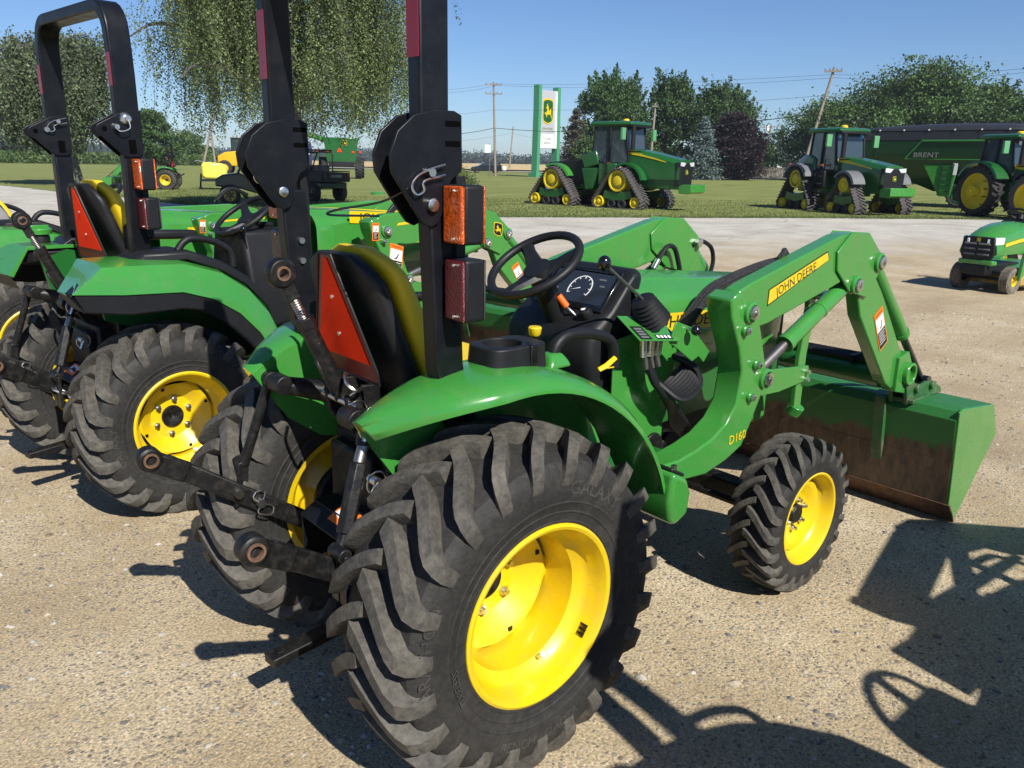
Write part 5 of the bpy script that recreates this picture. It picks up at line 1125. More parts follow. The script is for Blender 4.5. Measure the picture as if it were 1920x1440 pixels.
def big_wheel(t, x, s_, y, R, w_, rim, nl=22, stock=False):
    b = MB(); z = R
    b.lathe([(-.42, rim/R), (-.5, .78), (-.46, .90), (-.2, .935), (.2, .935), (.46, .90), (.5, .78), (.42, rim/R)], n=40)
    b.v = [(vx*R, vy*w_, vz*R) for vx, vy, vz in b.v]
    for hs in (-1, 1):
        for i in range(nl):
            th = 2*math.pi*(i+(.5 if hs > 0 else 0))/nl; secs = []
            for q, dth in ((-.03, 0), (.25, .07), (.47, .15), (.5, .17)):
                r1 = R*(1.0 if q < .4 else (.985 if q < .49 else .87)); r0 = R*(.92 if q < .4 else (.88 if q < .49 else .80)); h = .034/R*1.0
                secs.append([(r*math.cos(th+dth+f*h), hs*q*w_, r*math.sin(th+dth+f*h)) for r, f in ((r0, 1.3), (r1, 1), (r1, -1), (r0, -1.3))])
            b.loft(secs)
    o = b.build("tyre", RBF2 if stock else RBF, t); o.location = (x, s_*y, z)
    b = MB(); e = s_*w_*.46
    b.lathe([(e, rim+.02), (e+s_*.005, rim), (e-s_*.03, rim-.02), (e-s_*.16, rim-.06), (e-s_*.16, rim*.55), (e-s_*.07, rim*.42), (e-s_*.07, rim*.25), (e+s_*.02, rim*.22), (e+s_*.02, .001)], n=36); b.build("rim", YF, o); return o
def big_tractor(label, loc, rz, sc, spec):
    t = thing("farm_tractor", label, "tractor", loc, rz, "large tractors parked on the lawn", sc)
    c0, c1, cw, zf, zr = spec['cab']
    # cab frame, glass, roof
    lean = .16; b = MB()
    P = lambda x, y, z: (x, y, z)
    lo = [(c0, -cw, zf), (c0, cw, zf), (c1, cw*.85, zf), (c1, -cw*.85, zf)]; hi = [(c0+.12, -cw+.05, zr), (c0+.12, cw-.05, zr), (c1-.22, cw*.85, zr), (c1-.22, -cw*.85, zr)]
    b.loft([lo, hi]); g = b.build("cab_glass", GLS, t)
    b = MB()
    for a, c in zip(lo, hi): b.bar(a, c, .09, .09, (1, 0, 0))
    for q in (lo,):
        for i in range(4): b.bar(q[i], q[(i+1) % 4], .09, .10)
    for s_ in (-1, 1):
        xm = c0+(c1-c0)*.48; b.bar((xm, s_*cw*.955, zf), (xm+.02, s_*(cw*.93), zr), .10, .10, (1, 0, 0))
    b.build("cab_frame", KP, g, bevel=.02)
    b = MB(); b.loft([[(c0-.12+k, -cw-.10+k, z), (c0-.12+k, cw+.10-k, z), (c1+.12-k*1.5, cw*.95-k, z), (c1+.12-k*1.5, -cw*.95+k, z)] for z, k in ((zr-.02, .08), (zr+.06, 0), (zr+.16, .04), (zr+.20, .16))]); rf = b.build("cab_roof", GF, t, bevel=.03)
    b = MB(); b.box((c1+.02, 0, zr-.01), (.3, cw*1.75, .10)); b.build("roof_light_bar", KP, rf, bevel=.02)
    b = MB(); b.lathe([(0, .15), (.08, .15), (.13, .10), (.14, .001)], (c0+(c1-c0)*.62, 0, zr+.19), (0, 0, 1), 20); b.build("satellite_receiver", Y, rf)
    for s_ in (-1, 1):
        b = MB(); b.bar((c1-.15, s_*cw*.9, zr-.05), (c1-.02, s_*(cw+.34), zr-.1), .03, .03, mi=1); b.box((c1-.02, s_*(cw+.38), zr-.36), (.12, .26, .50)); b.build("mirror", [MIRM, KP], t, bevel=.03)
    # seat and dash seen through the glass
    b = MB(); b.box((c0+.55, .05, zf+.35), (.5, .5, .5)); b.box((c0+.30, .05, zf+.85), (.18, .5, .75)); b.box((c1-.35, 0, zf+.45), (.2, .3, .6)); b.build("cab_interior", GRY, g, bevel=.06)
    # hood
    h0, h1, hw, hz0, hz1, hb = spec['hood']; secs = []
    for q in (0, .1, .35, .6, .8, .92, 1.0):
        x = h0+(h1-h0)*q; top = hz0+(hz1-hz0)*q**1.4; w_ = hw*(1-.12*q)
        secs.append([(x, -y, z) for y, z in ((w_, hb), (w_, top-.42), (w_*.97, top-.22), (w_*.72, top-.05), (0, top))]+[(x, y, z) for y, z in ((w_*.72, top-.05), (w_*.97, top-.22), (w_, top-.42), (w_, hb))])
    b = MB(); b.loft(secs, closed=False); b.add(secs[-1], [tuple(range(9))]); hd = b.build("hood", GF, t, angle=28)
    b = MB()
    for s_ in (-1, 1):
        pts = []
        for q in (.02, .15, .35, .55, .75): x = h0+(h1-h0)*q; top = hz0+(hz1-hz0)*q**1.4; pts.append((x, s_*(hw*(1-.12*q)+.006), top-.26-.04*q))
        b.loft([[(x, y, z), (x, y+s_*.004, z), (x, y+s_*.004, z+hh), (x, y, z+hh)] for (x, y, z), hh in zip(pts, (.20, .18, .07, .06, .04))])
        b.box((h0+.45, s_*(hw+.012), hz0-.16), (.62, .006, .05), mi=1)
    b.split("hood_stripe", [YF, KP], hd)
    b = MB(); z1 = hz1-.12; b.loft([[(h1+.05, -hw*.86, z1), (h1+.05, hw*.86, z1), (h1-.18, hw*.93, z1), (h1-.18, -hw*.93, z1)], [(h1+.02, -hw*.80, spec['gr']), (h1+.02, hw*.80, spec['gr']), (h1-.2, hw*.9, spec['gr']), (h1-.2, -hw*.9, spec['gr'])]]); gr = b.build("grille", KP, t, bevel=.03)
    b = MB()
    for s_ in (-1, 1): b.prism([(s_*hw*.22, z1-.02), (s_*hw*.84, z1+.01), (s_*hw*.86, z1-.15), (s_*hw*.45, z1-.17)], h1+.04, h1+.075, 'x')
    b.split("headlight", LGT, gr, gap=.004)
    b = MB(); emblem(b, frame((h1+.045, 0, z1-.42), (0, 1, 0), (-.03, 0, 1)), .22, 0, 1, .012); b.build("emblem", [YF, GD], gr)
    # chassis
    b = MB(); b.box(((h0+h1)/2, 0, hb-.15), (h1-h0, hw*1.5, .5)); b.box((spec['rear'], 0, 1.15), (2.0, 1.0, .7)); b.box((.1, 0, .95), (2.5, .9, .5)); b.build("chassis", GD, t, bevel=.06)
    b = MB(); x = spec['weight']; b.prism([(x-.2, .75), (x-.2, 1.05), (x+.0, 1.12), (x+.4, 1.12), (x+.4, .80), (x+.2, .72)], -.62, .62); b.build("front_weight", G, t, bevel=.02)
    b = MB(); b.cyl((h0+.35, -hw-.05, hz0-.1), (h0+.35, -hw-.05, zr-.05), .10, 14); b.build("exhaust_stack", KP, t)
    for s_ in (-1, 1):
        b = MB(); b.box((c0+(c1-c0)*.5, s_*(cw+.06), (zf+1.0)/2), (.95, .16, zf-1.0)); b.build("cab_side_panel", KP if spec.get('dark') else GF, t, bevel=.05)
        b = MB()
        for k in range(4): b.box((c0+(c1-c0)*.62, s_*(cw+.30), .55+.32*k), (.5, .22, .04))
        b.bar((c0+(c1-c0)*.62-.25, s_*(cw+.25), .5), (c0+(c1-c0)*.62-.25, s_*(cw+.15), zf+.5), .04, .04, mi=0); b.build("cab_steps", KP, t)
    return t
MIRM = mat("mirror_housing", (.10, .30, .13), .35)
def arc_fender(t, cx, cz, r, a0, a1, s_, y0, y1, m, name="fender"):
    b = MB(); b.loft([[(cx+rr*math.cos(R_(a)), s_*y, cz+rr*math.sin(R_(a))) for rr, y in ((r, y0), (r, y1), (r-.10, y1+.02), (r-.05, y0))] for a in np.linspace(a0, a1, 12)]); return b.build(name, m, t, angle=40)
t = big_tractor("biggest tracked tractor, four triangular tracks, parked alone beside the dealer sign", (25.26, 22.57, 0), R_(-82), .945, dict(cab=(.05, 1.95, .88, 1.95, 3.55), hood=(1.75, 4.4, .66, 2.62, 2.15, 1.3), gr=1.05, rear=-1.7, weight=4.65))
for cx in (-1.85, 1.85):
    for s_ in (-1, 1): track_unit(t, cx, s_, .74, 1.5)
for s_ in (-1, 1): arc_fender(t, -1.95, .95, .98, 25, 120, s_, .7, 1.15, G); arc_fender(t, 1.9, 1.0, 1.0, 15, 150, s_, .6, 1.0, GF)
b = MB(); b.prism([(-2.8, 1.3), (-2.6, 1.95), (-.3, 2.15), (-.3, 1.1), (-1.2, .9)], -.75, .75); b.build("rear_frame_cover", KP, t, bevel=.08)
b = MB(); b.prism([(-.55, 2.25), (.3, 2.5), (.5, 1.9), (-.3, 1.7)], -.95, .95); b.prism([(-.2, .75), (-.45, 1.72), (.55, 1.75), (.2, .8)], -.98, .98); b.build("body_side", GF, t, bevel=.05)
b = MB(); b.box((.95, -.97, 1.95), (.3, .03, .08), mi=0); b.split("marker_lamp", AMB, t)

t = big_tractor("tracked tractor with grey fenders and blue window stickers beside the grain cart", (32.35, 15.1, 0), R_(-113), .97, dict(cab=(-1.35, .35, .86, 1.75, 3.35), hood=(.25, 3.0, .60, 2.38, 2.0, 1.25), gr=1.0, rear=-1.4, weight=3.2, dark=True))
for s_ in (-1, 1):
    track_unit(t, -1.5, s_, .78, 1.42, 1.12, 1.82, .46, .28); track_unit(t, 1.75, s_, .90, 1.46, .95, 1.55, .36, .26)
    arc_fender(t, -1.5, 1.2, .85, 20, 165, s_, .8, 1.45, GRY); arc_fender(t, 1.75, 1.05, .72, 15, 140, s_, .88, 1.48, GRY)
b = MB(); b.prism([(-2.2, 1.55), (-2.2, 2.2), (-1.75, 2.45), (-1.2, 2.3), (-1.2, 1.5)], -.8, .8); b.build("pale_tank", mat("pale_tank_plastic", (.42, .46, .45), .4), t, bevel=.12, seg=3)
b = MB(); b.prism([(-1.9, 1.4), (-1.75, 2.1), (-1.25, 2.45), (-.9, 2.3), (-.75, 1.4)], -.92, .92); b.build("body_side", GF, t, bevel=.08)
b = MB()
for y in (-.6, .62): b.box((.165, y, 3.2), (.02, .22, .16), mi=0); b.box((.172, y+.06, 3.18), (.012, .08, .09), mi=1)
b.split("window_sticker", [mat("blue_sticker", (.05, .28, .55), .5), WHT], t)
b = MB()
for s_ in (-1, 1): b.box((-.3, s_*.98, 1.98), (.2, .06, .08)); b.box((-2.0, s_*1.30, 1.98), (.14, .2, .09))
b.split("marker_lamp", AMB, t)

t = big_tractor("wheeled tractor with big yellow rims standing in front of the grain cart", (35.3, 9.85, 0), R_(-118), .93, dict(cab=(-.55, 1.15, .85, 1.75, 3.25), hood=(1.05, 3.5, .55, 2.3, 2.0, 1.3), gr=1.05, rear=.0, weight=3.6, dark=True))
for s_ in (-1, 1):
    big_wheel(t, 0, s_, 1.12, 1.08, .56, .74); big_wheel(t, 2.6, s_, 1.02, .92, .54, .56, 20, True)
    arc_fender(t, 0, 1.1, 1.25, 25, 150, s_, .8, 1.4, GF); arc_fender(t, 2.6, .95, 1.05, 40, 140, s_, .75, 1.3, KP)
    b = MB(); b.cyl((0, s_*1.1, 1.08), (0, s_*1.68, 1.08), .10, 16); b.cyl((0, s_*1.42, 1.08), (0, s_*1.60, 1.08), .24, 20); b.build("axle_hub", YF, t)
b = MB(); b.box((.985, -.35, 3.08), (.015, .26, .16)); b.build("window_sticker", WHT, t)

# grain cart behind
GC = mat("grain_cart_shade_darkened_green", (.006, .045, .016), .35, coat=.4); TARP = mat("black_tarpaulin", (.016, .017, .021), .55, bump=.1, bscale=3)  # cart green darkened so the colour carries the shade on its side
cx_, cy2 = at_px(1785, 47)
t = thing("grain_cart", "huge long green grain cart, shade painted into its colour, with a black tarpaulin top behind the cab tractors", "grain cart", (cx_, cy2, 0), R_(-84), sc=1.0)
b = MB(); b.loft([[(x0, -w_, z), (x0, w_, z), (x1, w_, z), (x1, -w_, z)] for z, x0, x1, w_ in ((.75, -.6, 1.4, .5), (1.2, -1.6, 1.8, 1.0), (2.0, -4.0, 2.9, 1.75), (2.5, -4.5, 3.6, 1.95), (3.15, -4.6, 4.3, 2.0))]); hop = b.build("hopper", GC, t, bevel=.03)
b = MB(); b.loft([[(x0, -w_, z), (x0, w_, z), (x1, w_, z), (x1, -w_, z)] for z, x0, x1, w_ in ((3.16, -4.6, 4.32, 2.02), (3.62, -4.5, 4.25, 1.98))]); b.build("side_boards", TARP, hop, bevel=.03)
b = MB(); b.loft([[(x, -2.0, 3.63), (x, -1.2, 3.86+k), (x, 0, 3.98+k), (x, 1.2, 3.86+k), (x, 2.0, 3.63)] for x, k in ((-4.6, -.16), (-3.0, -.05), (-1.2, .03), (.6, .05), (2.6, 0), (4.3, -.2))], closed=False); b.build("tarpaulin", TARP, hop, solid=.03, angle=60)
b = MB()
for k in range(8): b.box((-4.2+k*1.15, -2.03, 3.66), (.06, .03, .07))
b.split("tarp_hook", WHT, hop)
b = MB(); b.bar((-1.0, -2.05, 3.17), (4.32, -2.05, 3.17), .04, .07); b.bar((-1.0, -2.03, 3.15), (-1.7, -1.93, 2.32), .05, .05); b.bar((-1.7, -1.90, 2.30), (3.2, -1.90, 2.30), .03, .04); b.build("green_trim", G, hop)
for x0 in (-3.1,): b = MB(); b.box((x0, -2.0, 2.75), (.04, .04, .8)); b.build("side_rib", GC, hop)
b = MB(); b.text("BRENT", frame((-.75, -1.965, 2.48), (1, 0, 0), (0, -.05, .6)), .32, .03, 0, 1.2); b.build("maker_lettering", mat("dull_white_letter", (.22, .23, .23), .5), hop)
b = MB(); b.prism([(-.85, 2.05), (.75, 2.05), (.55, .55), (.05, .55)], -1.82, -1.74, 'y'); b.build("auger_support", G, hop, bevel=.02)
b = MB()
for x in (.0, .5): b.bar((x, -1.86, .6), (x+.06, -1.86, 2.1), .05, .05)
for k in range(5): b.bar((.0, -1.86, .8+.28*k), (.5, -1.86, .8+.28*k), .04, .04)
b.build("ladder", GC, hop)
b = MB()
for x in (2.2, 2.7): b.bar((x, -2.02, 2.3), (x, -2.05, 3.15), .04, .04)
for k in range(3): b.bar((2.2, -2.03, 2.5+.26*k), (2.7, -2.03, 2.5+.26*k), .035, .035)
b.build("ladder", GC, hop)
b = MB(); b.box((.62, -1.87, 1.85), (.20, .02, .55)); b.build("instruction_sheet", WHT, hop)
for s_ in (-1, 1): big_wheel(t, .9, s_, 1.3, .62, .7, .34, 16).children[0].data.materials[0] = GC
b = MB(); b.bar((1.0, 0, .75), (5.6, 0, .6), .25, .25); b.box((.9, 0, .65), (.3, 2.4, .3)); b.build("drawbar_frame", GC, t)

# riding mower
mw = thing("riding_mower", "small green riding mower with clear headlights alone on the gravel", "lawn mower", (12.36, 2.33, 0), R_(170.7), sc=1.06)
def small_wheel(t, x, y, R, w_, rim, s_, m=None, yy=None):
    b = MB(); b.lathe([(-.42*w_, rim), (-.5*w_, R*.75), (-.46*w_, R*.90), (-.36*w_, R*.975), (0, R), (.36*w_, R*.975), (.46*w_, R*.90), (.5*w_, R*.75), (.42*w_, rim)], n=40)
    for i in range(44):
        th = 2*math.pi*i/44
        for q in (-.28, 0, .28): b.box(((R*1.0)*math.cos(th+q*.1), q*w_, R*math.sin(th+q*.1)), (.012, w_*.22, .026), rot=(0, -th, 0))
    o = b.build("tyre", m or RBT, t); o.location = (x, y, R)
    b = MB(); e = s_*w_*.40; b.lathe([(e, rim+.008), (e, rim-.01), (e-s_*.05, rim-.03), (e-s_*.05, rim*.5), (e-s_*.02, rim*.4), (e, rim*.25), (e, .001)], n=28); b.build("rim", yy or Y, o); return o
RBT = rubber_mat("turf_tyre", (.03, .03, .03), (.26, .22, .17), .9, 6)
for s_ in (-1, 1): small_wheel(mw, 0, s_*.36, .19, .15, .085, s_); small_wheel(mw, -1.22, s_*.37, .25, .22, .11, s_)
b = MB(); secs = []
for x, top, w_ in ((-.62, .99, .24), (-.45, 1.0, .25), (-.2, .985, .26), (.05, .93, .265), (.20, .86, .265), (.30, .79, .255)):
    secs.append([(x, -w_, .55), (x, -w_-.02, top-.22), (x, -w_+.01, top-.10), (x, -w_*.6, top-.02), (x, 0, top), (x, w_*.6, top-.02), (x, w_-.01, top-.10), (x, w_+.02, top-.22), (x, w_, .55)])
b.loft(secs, closed=False); b.add(secs[-1], [tuple(range(9))]); hd = b.build("hood", G, mw, angle=35)
b = MB(); b.prism([(-.225, .80), (.225, .80), (.25, .56), (.20, .46), (-.20, .46), (-.25, .56)], .285, .335, 'x'); gr = b.build("grille", KP, hd, bevel=.02)
b = MB()
for k in range(3):
    for s_ in (-1, 1): b.box((.34, s_*.10, .70-.075*k), (.03, .16, .022), rot=(0, R_(-20), 0))
b.split("grille_slat", GRY, gr)
b = MB(); b.loft([[(x, -w_, z), (x, w_, z), (x, w_, z+.07), (x, -w_, z+.07)] for x, w_, z in ((.25, .275, .40), (.335, .25, .40), (.35, .18, .41))]); b.build("front_bumper", G, hd, bevel=.02)
b = MB()
for s_ in (-1, 1): b.loft([[(x, s_*y, z0), (x, s_*(y), z1), (x-.05, s_*(y-.02), z1), (x-.05, s_*(y-.02), z0)] for x, y, z0, z1 in ((.345, .13, .70, .77), (.31, .24, .69, .80), (.18, .285, .70, .80))])
b.split("headlight", LGT, hd, bevel=.008)
b = MB(); emblem(b, frame((.336, 0, .755), (0, 1, 0), (0, 0, 1)), .065, 0, 1, .003); b.build("emblem", [Y, GD], gr)
b = MB()
for s_ in (-1, 1): b.loft([[(x, s_*(.288), z), (x, s_*(.292), z), (x, s_*.292, z+.05), (x, s_*.288, z+.05)] for x, z in ((.15, .665), (-.2, .715), (-.6, .755))])
b.split("hood_stripe", Y, hd)
b = MB(); b.text("D140", frame((.12, .296, .52), (-1, 0, 0), (0, 0, 1)), .05, .01); b.build("model_lettering", Y, hd)
b = MB(); b.box((-.1, 0, .33), (.9, .36, .16)); b.box((.12, 0, .30), (.10, .62, .07)); b.cyl((0, -.36, .19), (0, .36, .19), .025, 10); b.box((.26, 0, .36), (.16, .34, .12)); b.build("frame", KP, mw, bevel=.02)
b = MB(); b.loft([[(-.95, -.5, z), (-.95, .5, z), (-.15, .5-k, z), (-.15, -.5+k, z)] for z, k in ((.09, .12), (.22, .12), (.26, .22))]); b.build("mower_deck", mat("worn_deck_yellow", (.40, .27, .06), .6, dirt=(.12, .09, .05), damt=.8, dscale=9), mw, bevel=.03)
b = MB(); b.prism([(-.1, .30), (-.02, .60), (-.02, .55), (.02, .20)], .45, .5); b.prism([(-.9, .42), (-.2, .36), (-.2, .33), (-.9, .39)], -.45, .45); b.loft([[(x, y0, z), (x, y1, z), (x, y1, z-.03), (x, y0, z-.03)] for x, z, y0, y1 in ((-.75, .42, .2, .47), (-1.0, .50, .2, .48), (-1.25, .56, .2, .48), (-1.5, .45, .2, .48))]); b.loft([[(x, -y0, z), (x, -y1, z), (x, -y1, z-.03), (x, -y0, z-.03)] for x, z, y0, y1 in ((-.75, .42, .2, .47), (-1.0, .50, .2, .48), (-1.25, .56, .2, .48), (-1.5, .45, .2, .48))]); b.split("rear_fender", G, mw, bevel=.01)
b = MB(); m = frame((-.72, 0, 1.09), (.85, 0, .5), (0, 1, 0)); b.tube([m @ Vector((.17*math.cos(a), .19*math.sin(a), 0)) for a in [i*.35 for i in range(18)]], .016, 8, closed=True); b.bar(m @ Vector((0, -.17, 0)), m @ Vector((0, .17, 0)), .06, .03); b.cyl(m @ Vector((0, 0, 0)), (-.66, 0, .85), .05, 12, r2=.09); b.build("steering_wheel", KP, mw, angle=50)
b = MB(); b.box((-.63, 0, .90), (.12, .44, .20)); b.build("dash_panel", KP, mw, bevel=.04)
b = MB(); b.box((-1.15, 0, .70), (.45, .46, .10)); b.loft([[(x, -w_, z), (x, w_, z), (x-.09, w_, z), (x-.09, -w_, z)] for x, z, w_ in ((-1.33, .72, .23), (-1.40, .90, .23), (-1.44, 1.06, .18))]); b.build("seat", YS, mw, bevel=.04, seg=3)

# utility vehicles
def utility(label, loc, rz, rimm, group):
    t = thing("utility_vehicle", label, "utility vehicle", loc, rz, group, 1.15)
    for x in (-1.0, 1.05):
        for s_ in (-1, 1):
            o = small_wheel(t, x, s_*.62, .34, .26, .20, s_, RBF, KG); b = MB()
            for k in range(6): a = 2*math.pi*k/6; b.bar((.05*math.cos(a), s_*.10, .05*math.sin(a)), (.19*math.cos(a), s_*.10, .19*math.sin(a)), .02, .045, (0, 1, 0))
            b.tube([(.19*math.cos(a), s_*.10, .19*math.sin(a)) for a in [i*.2618 for i in range(24)]], .014, 6, closed=True); b.build("alloy_spokes", rimm, o)
    b = MB(); b.loft([[(x, -w_, z0), (x, w_, z0), (x, w_, z1), (x, -w_, z1)] for x, z0, z1, w_ in ((-1.5, .5, .72, .6), (-.4, .4, .72, .66), (.2, .4, .78, .66), (.7, .55, 1.08, .60), (1.25, .6, 1.0, .55), (1.5, .62, .85, .45))]); bd = b.build("body", UTG, t, bevel=.05, seg=3)
    b = MB()
    for s_ in (-1, 1): b.tube(smooth_path([(.75, s_*.6, 1.05), (.35, s_*.62, 1.75), (.1, s_*.62, 1.86), (-.45, s_*.62, 1.88), (-.62, s_*.62, 1.75), (-.62, s_*.6, .8)], 5), .028, 8)
    b.bar((.3, -.62, 1.8), (.3, .62, 1.8), .05, .05); b.bar((-.6, -.62, 1.82), (-.6, .62, 1.82), .05, .05); b.build("roll_cage", KP, t)
    b = MB(); b.box((-.15, 0, 1.90), (.95, 1.25, .05)); b.build("roof", KP, t, bevel=.02)
    b = MB(); b.box((-1.05, 0, .76), (1.1, 1.30, .05)); 
    for s_ in (-1, 1): b.box((-1.05, s_*.64, .93), (1.1, .04, .30))
    b.box((-1.60, 0, .93), (.04, 1.30, .30)); b.box((-.5, 0, .93), (.04, 1.30, .30)); b.tube([(-.5, .66, 1.12), (-1.6, .66, 1.12), (-1.6, -.66, 1.12), (-.5, -.66, 1.12)], .02, 6); cb = b.build("cargo_bed", KP, t, bevel=.012)
    b = MB()
    for s_ in (-1, 1): b.box((-1.628, s_*.55, .98), (.02, .09, .16))
    b.split("tail_light", RED, cb); b = MB(); b.box((-1.625, 0, .95), (.008, .5, .10)); b.build("tailgate_lettering_plate", GRY, cb)
    b = MB(); b.box((-.25, 0, .80), (.45, 1.1, .16)); b.box((-.48, 0, 1.1), (.12, 1.1, .5)); b.build("seat", KP, t, bevel=.04); return t
UTG = mat("dark_green_vehicle_plastic", (.006, .028, .018), .35, coat=.3)
utility("dark utility vehicle with yellow spoked wheels half hidden by a roll bar hinge", (*at_px(486, 34.5), 0), R_(158), YF, "utility vehicles on the lawn")
utility("dark utility vehicle seen from behind with its cargo bed towards us", (*at_px(580, 38.0), 0), R_(99), KG, "utility vehicles on the lawn")

# sprayer tank beside the distant tractor
t = thing("sprayer_tank", "bright yellow sprayer tank standing behind the distant loader tractor", "tank", (*at_px(399, 50), 0), R_(160))
TKY = mat("yellow_tank_plastic", (.72, .68, .09), .4)
b = MB(); b.loft([[(x, -w_, z0), (x, w_, z0), (x, w_, z1), (x, -w_, z1)] for x, z0, z1, w_ in ((-.7, .75, 1.25, .5), (-.55, .62, 1.45, .62), (0, .60, 1.50, .65), (.5, .62, 1.52, .62), (.68, .75, 1.4, .5))]); tk = b.build("tank", TKY, t, bevel=.12, seg=3)
b = MB(); b.cyl((.2, 0, 1.5), (.2, 0, 1.58), .16, 14); b.tube([(.5, 0, 1.5), (.8, 0, 1.6), (1.0, 0, 1.55)], .03, 6); b.box((0, -.655, 1.1), (.4, .012, .14)); b.build("lid", GRY, tk)
b = MB(); b.box((0, 0, .52), (1.6, 1.2, .10)); b.bar((-.7, -.5, .0), (-.6, -.45, .6), .08, .08); b.bar((-.7, .5, .0), (-.6, .45, .6), .08, .08); b.bar((.8, 0, .0), (.7, 0, .9), .1, .1); b.build("stand", KP, t)
# yellow digger
t = thing("wheel_loader", "yellow construction machine partly hidden behind the left roll bar hinge", "digger", (*at_px(447, 92), 0), R_(150))
YC = mat("construction_yellow", (.75, .40, .01), .4)
b = MB(); b.loft([[(x, -w_, z0), (x, w_, z0), (x, w_, z1), (x, -w_, z1)] for x, z0, z1, w_ in ((-2.2, 1.0, 2.2, 1.0), (-.6, .9, 2.5, 1.05), (1.2, .9, 2.3, 1.0), (2.0, .9, 1.9, .8))]); b.build("body", YC, t, bevel=.12, seg=3)
b = MB(); b.box((-.2, 0, 3.0), (1.5, 1.3, 1.4)); cb = b.build("cab", GLS, t, bevel=.05); b = MB(); b.box((-.2, 0, 3.73), (1.6, 1.4, .10))
for x in (-.93, .53):
    for y in (-.64, .64): b.bar((x, y, 2.3), (x, y, 3.7), .10, .10)
b.build("cab_frame", KP, cb)
for s_ in (-1, 1):
    for x in (-1.4, 1.3): small_wheel(t, x, s_*1.0, .75, .5, .4, s_, RBF, YC)
b = MB(); emblem(b, frame((-1.2, 1.10, 1.75), (-1, 0, 0), (0, 0, 1)), .5, 0, 1, .01); b.build("emblem", [KP, YC], t)
# combine seen from behind
t = thing("combine_harvester", "green combine harvester seen from behind with its unloading tube swung out", "combine", (*at_px(640, 82), 0), R_(61))
b = MB(); b.loft([[(-2.8, -w_, z), (-2.8+k, w_, z), (2.5, w_, z), (2.5, -w_, z)] for z, w_, k in ((1.4, 1.3, 0), (2.4, 1.45, 0), (3.1, 1.5, 0), (3.75, 1.75, 0))]); bd = b.build("body", GF, t, bevel=.06)
b = MB(); b.box((-2.85, 0, 1.35), (.3, 2.4, .5)); b.box((-2.7, 0, .95), (.5, 2.9, .12)); b.build("chopper", KP, t, bevel=.04)
b = MB(); b.bar((-.2, 1.5, 3.55), (-1.0, 4.6, 4.5), .42, .42); b.build("unloading_tube", G, t, bevel=.1, seg=3)
b = MB(); b.prism([(-.22, -.18), (.22, -.18), (0, .22)], 0, .02, 'z', 0, frame((-2.84, .15, 2.62), (0, -1, 0), (0, 0, 1)))
for y in (-1.75, -1.1, 1.2, 2.1): b.box((-2.86, y, 2.45), (.03, .22, .14))
b.split("warning_lamp", SMVO, bd)
b = MB(); emblem(b, frame((-2.82, -.35, 3.25), (0, -1, 0), (0, 0, 1)), .5, 0, 1, .012); b.build("emblem", [YF, KP], bd)
for s_ in (-1, 1): big_wheel(t, -2.0, s_, 1.55, .85, .6, .45, 18); big_wheel(t, 1.6, s_, 1.8, 1.0, .8, .5, 18)
b = MB(); b.bar((-2.3, 1.5, 2.6), (-2.3, 2.1, 2.6), .05, .05); b.bar((-2.3, 2.1, 1.4), (-2.3, 2.1, 2.9), .05, .05); b.bar((-2.3, 1.5, 3.4), (-2.3, 2.1, 2.9), .04, .04); b.build("access_ladder", GF, t)
# banner
t = thing("feather_banner", "tall dark navy banner on a pole between the left roll bar and the combine", "banner", (*at_px(570, 70), 0), R_(60))
b = MB(); b.tube([(0, 0, 0), (0, 0, 3.2)], .03, 8); b.build("pole", GRY, t)
b = MB(); b.loft([[(0, y, z) for y in (0, -w_)]+[(0.02, y, z) for y in (-w_, 0)] for z, w_ in ((.5, .55), (1.6, .65), (2.6, .68), (3.1, .60), (3.25, .3))]); o = b.build("cloth", mat("navy_cloth", (.015, .022, .075), .8), t)
b = MB(); b.box((-.008, -.3, 2.2), (.01, .3, .35), rot=(R_(30), 0, 0)); b.box((-.01, -.25, 1.7), (.01, .2, .12), mi=1); b.build("print", [WHT, RRT], o)

# dealer sign
SG = mat("sign_post_green", (.06, .27, .14), .45); SGY = mat("sign_grey_panel", (.40, .41, .43), .5)
xa, ya = at_px(1004, 105); xb, yb = at_px(1041, 108); dl = Vector((xb-xa, yb-ya, 0)); wd = dl.length
t = thing("dealer_sign", "tall two post green dealer sign with a yellow stag shield on grey", "sign", (xa, ya, 0), math.atan2(dl.y, dl.x))
b = MB(); b.loft([[(x, -.45, z), (x+.0, .45, z), (x+.55, .45, z), (x+.55, -.45, z)] for z, x in ((0, -.3), (8, -.12), (11.1, -.12))]); b.box((.05, 0, .25), (1.3, 1.3, .5)); b.build("post", SG, t)
b = MB(); b.loft([[(wd+x, -.45, z), (wd+x, .45, z), (wd+x+.55, .45, z), (wd+x+.55, -.45, z)] for z, x in ((0, -.2), (8, -.35), (11.0, -.35))]); b.build("post", SG, t)
b = MB(); b.box((wd*.5+.02, 0, 7.05), (wd-.65, .55, 7.0)); b.v = [(x, y, 3.55+(z-3.55)*1.0) for x, y, z in b.v]; pn = b.build("panel", SGY, t)
bx0, bx1 = .30, wd-.32
b = MB(); b.prism([(bx0+.2, 3.6), (bx1-.45, 3.6), (bx1-.45, 5.3), (bx0+.2, 5.3)], -.285, -.30); b.build("name_board", WHT, pn)
b = MB(); b.box((bx0+.10, -.2, 7.05), (.18, .36, 6.95)); b.box((bx1-.18, -.2, 7.05), (.42, .36, 6.95)); b.split("edge_strip", WHT, pn)
pc = (bx0+bx1-.25)/2
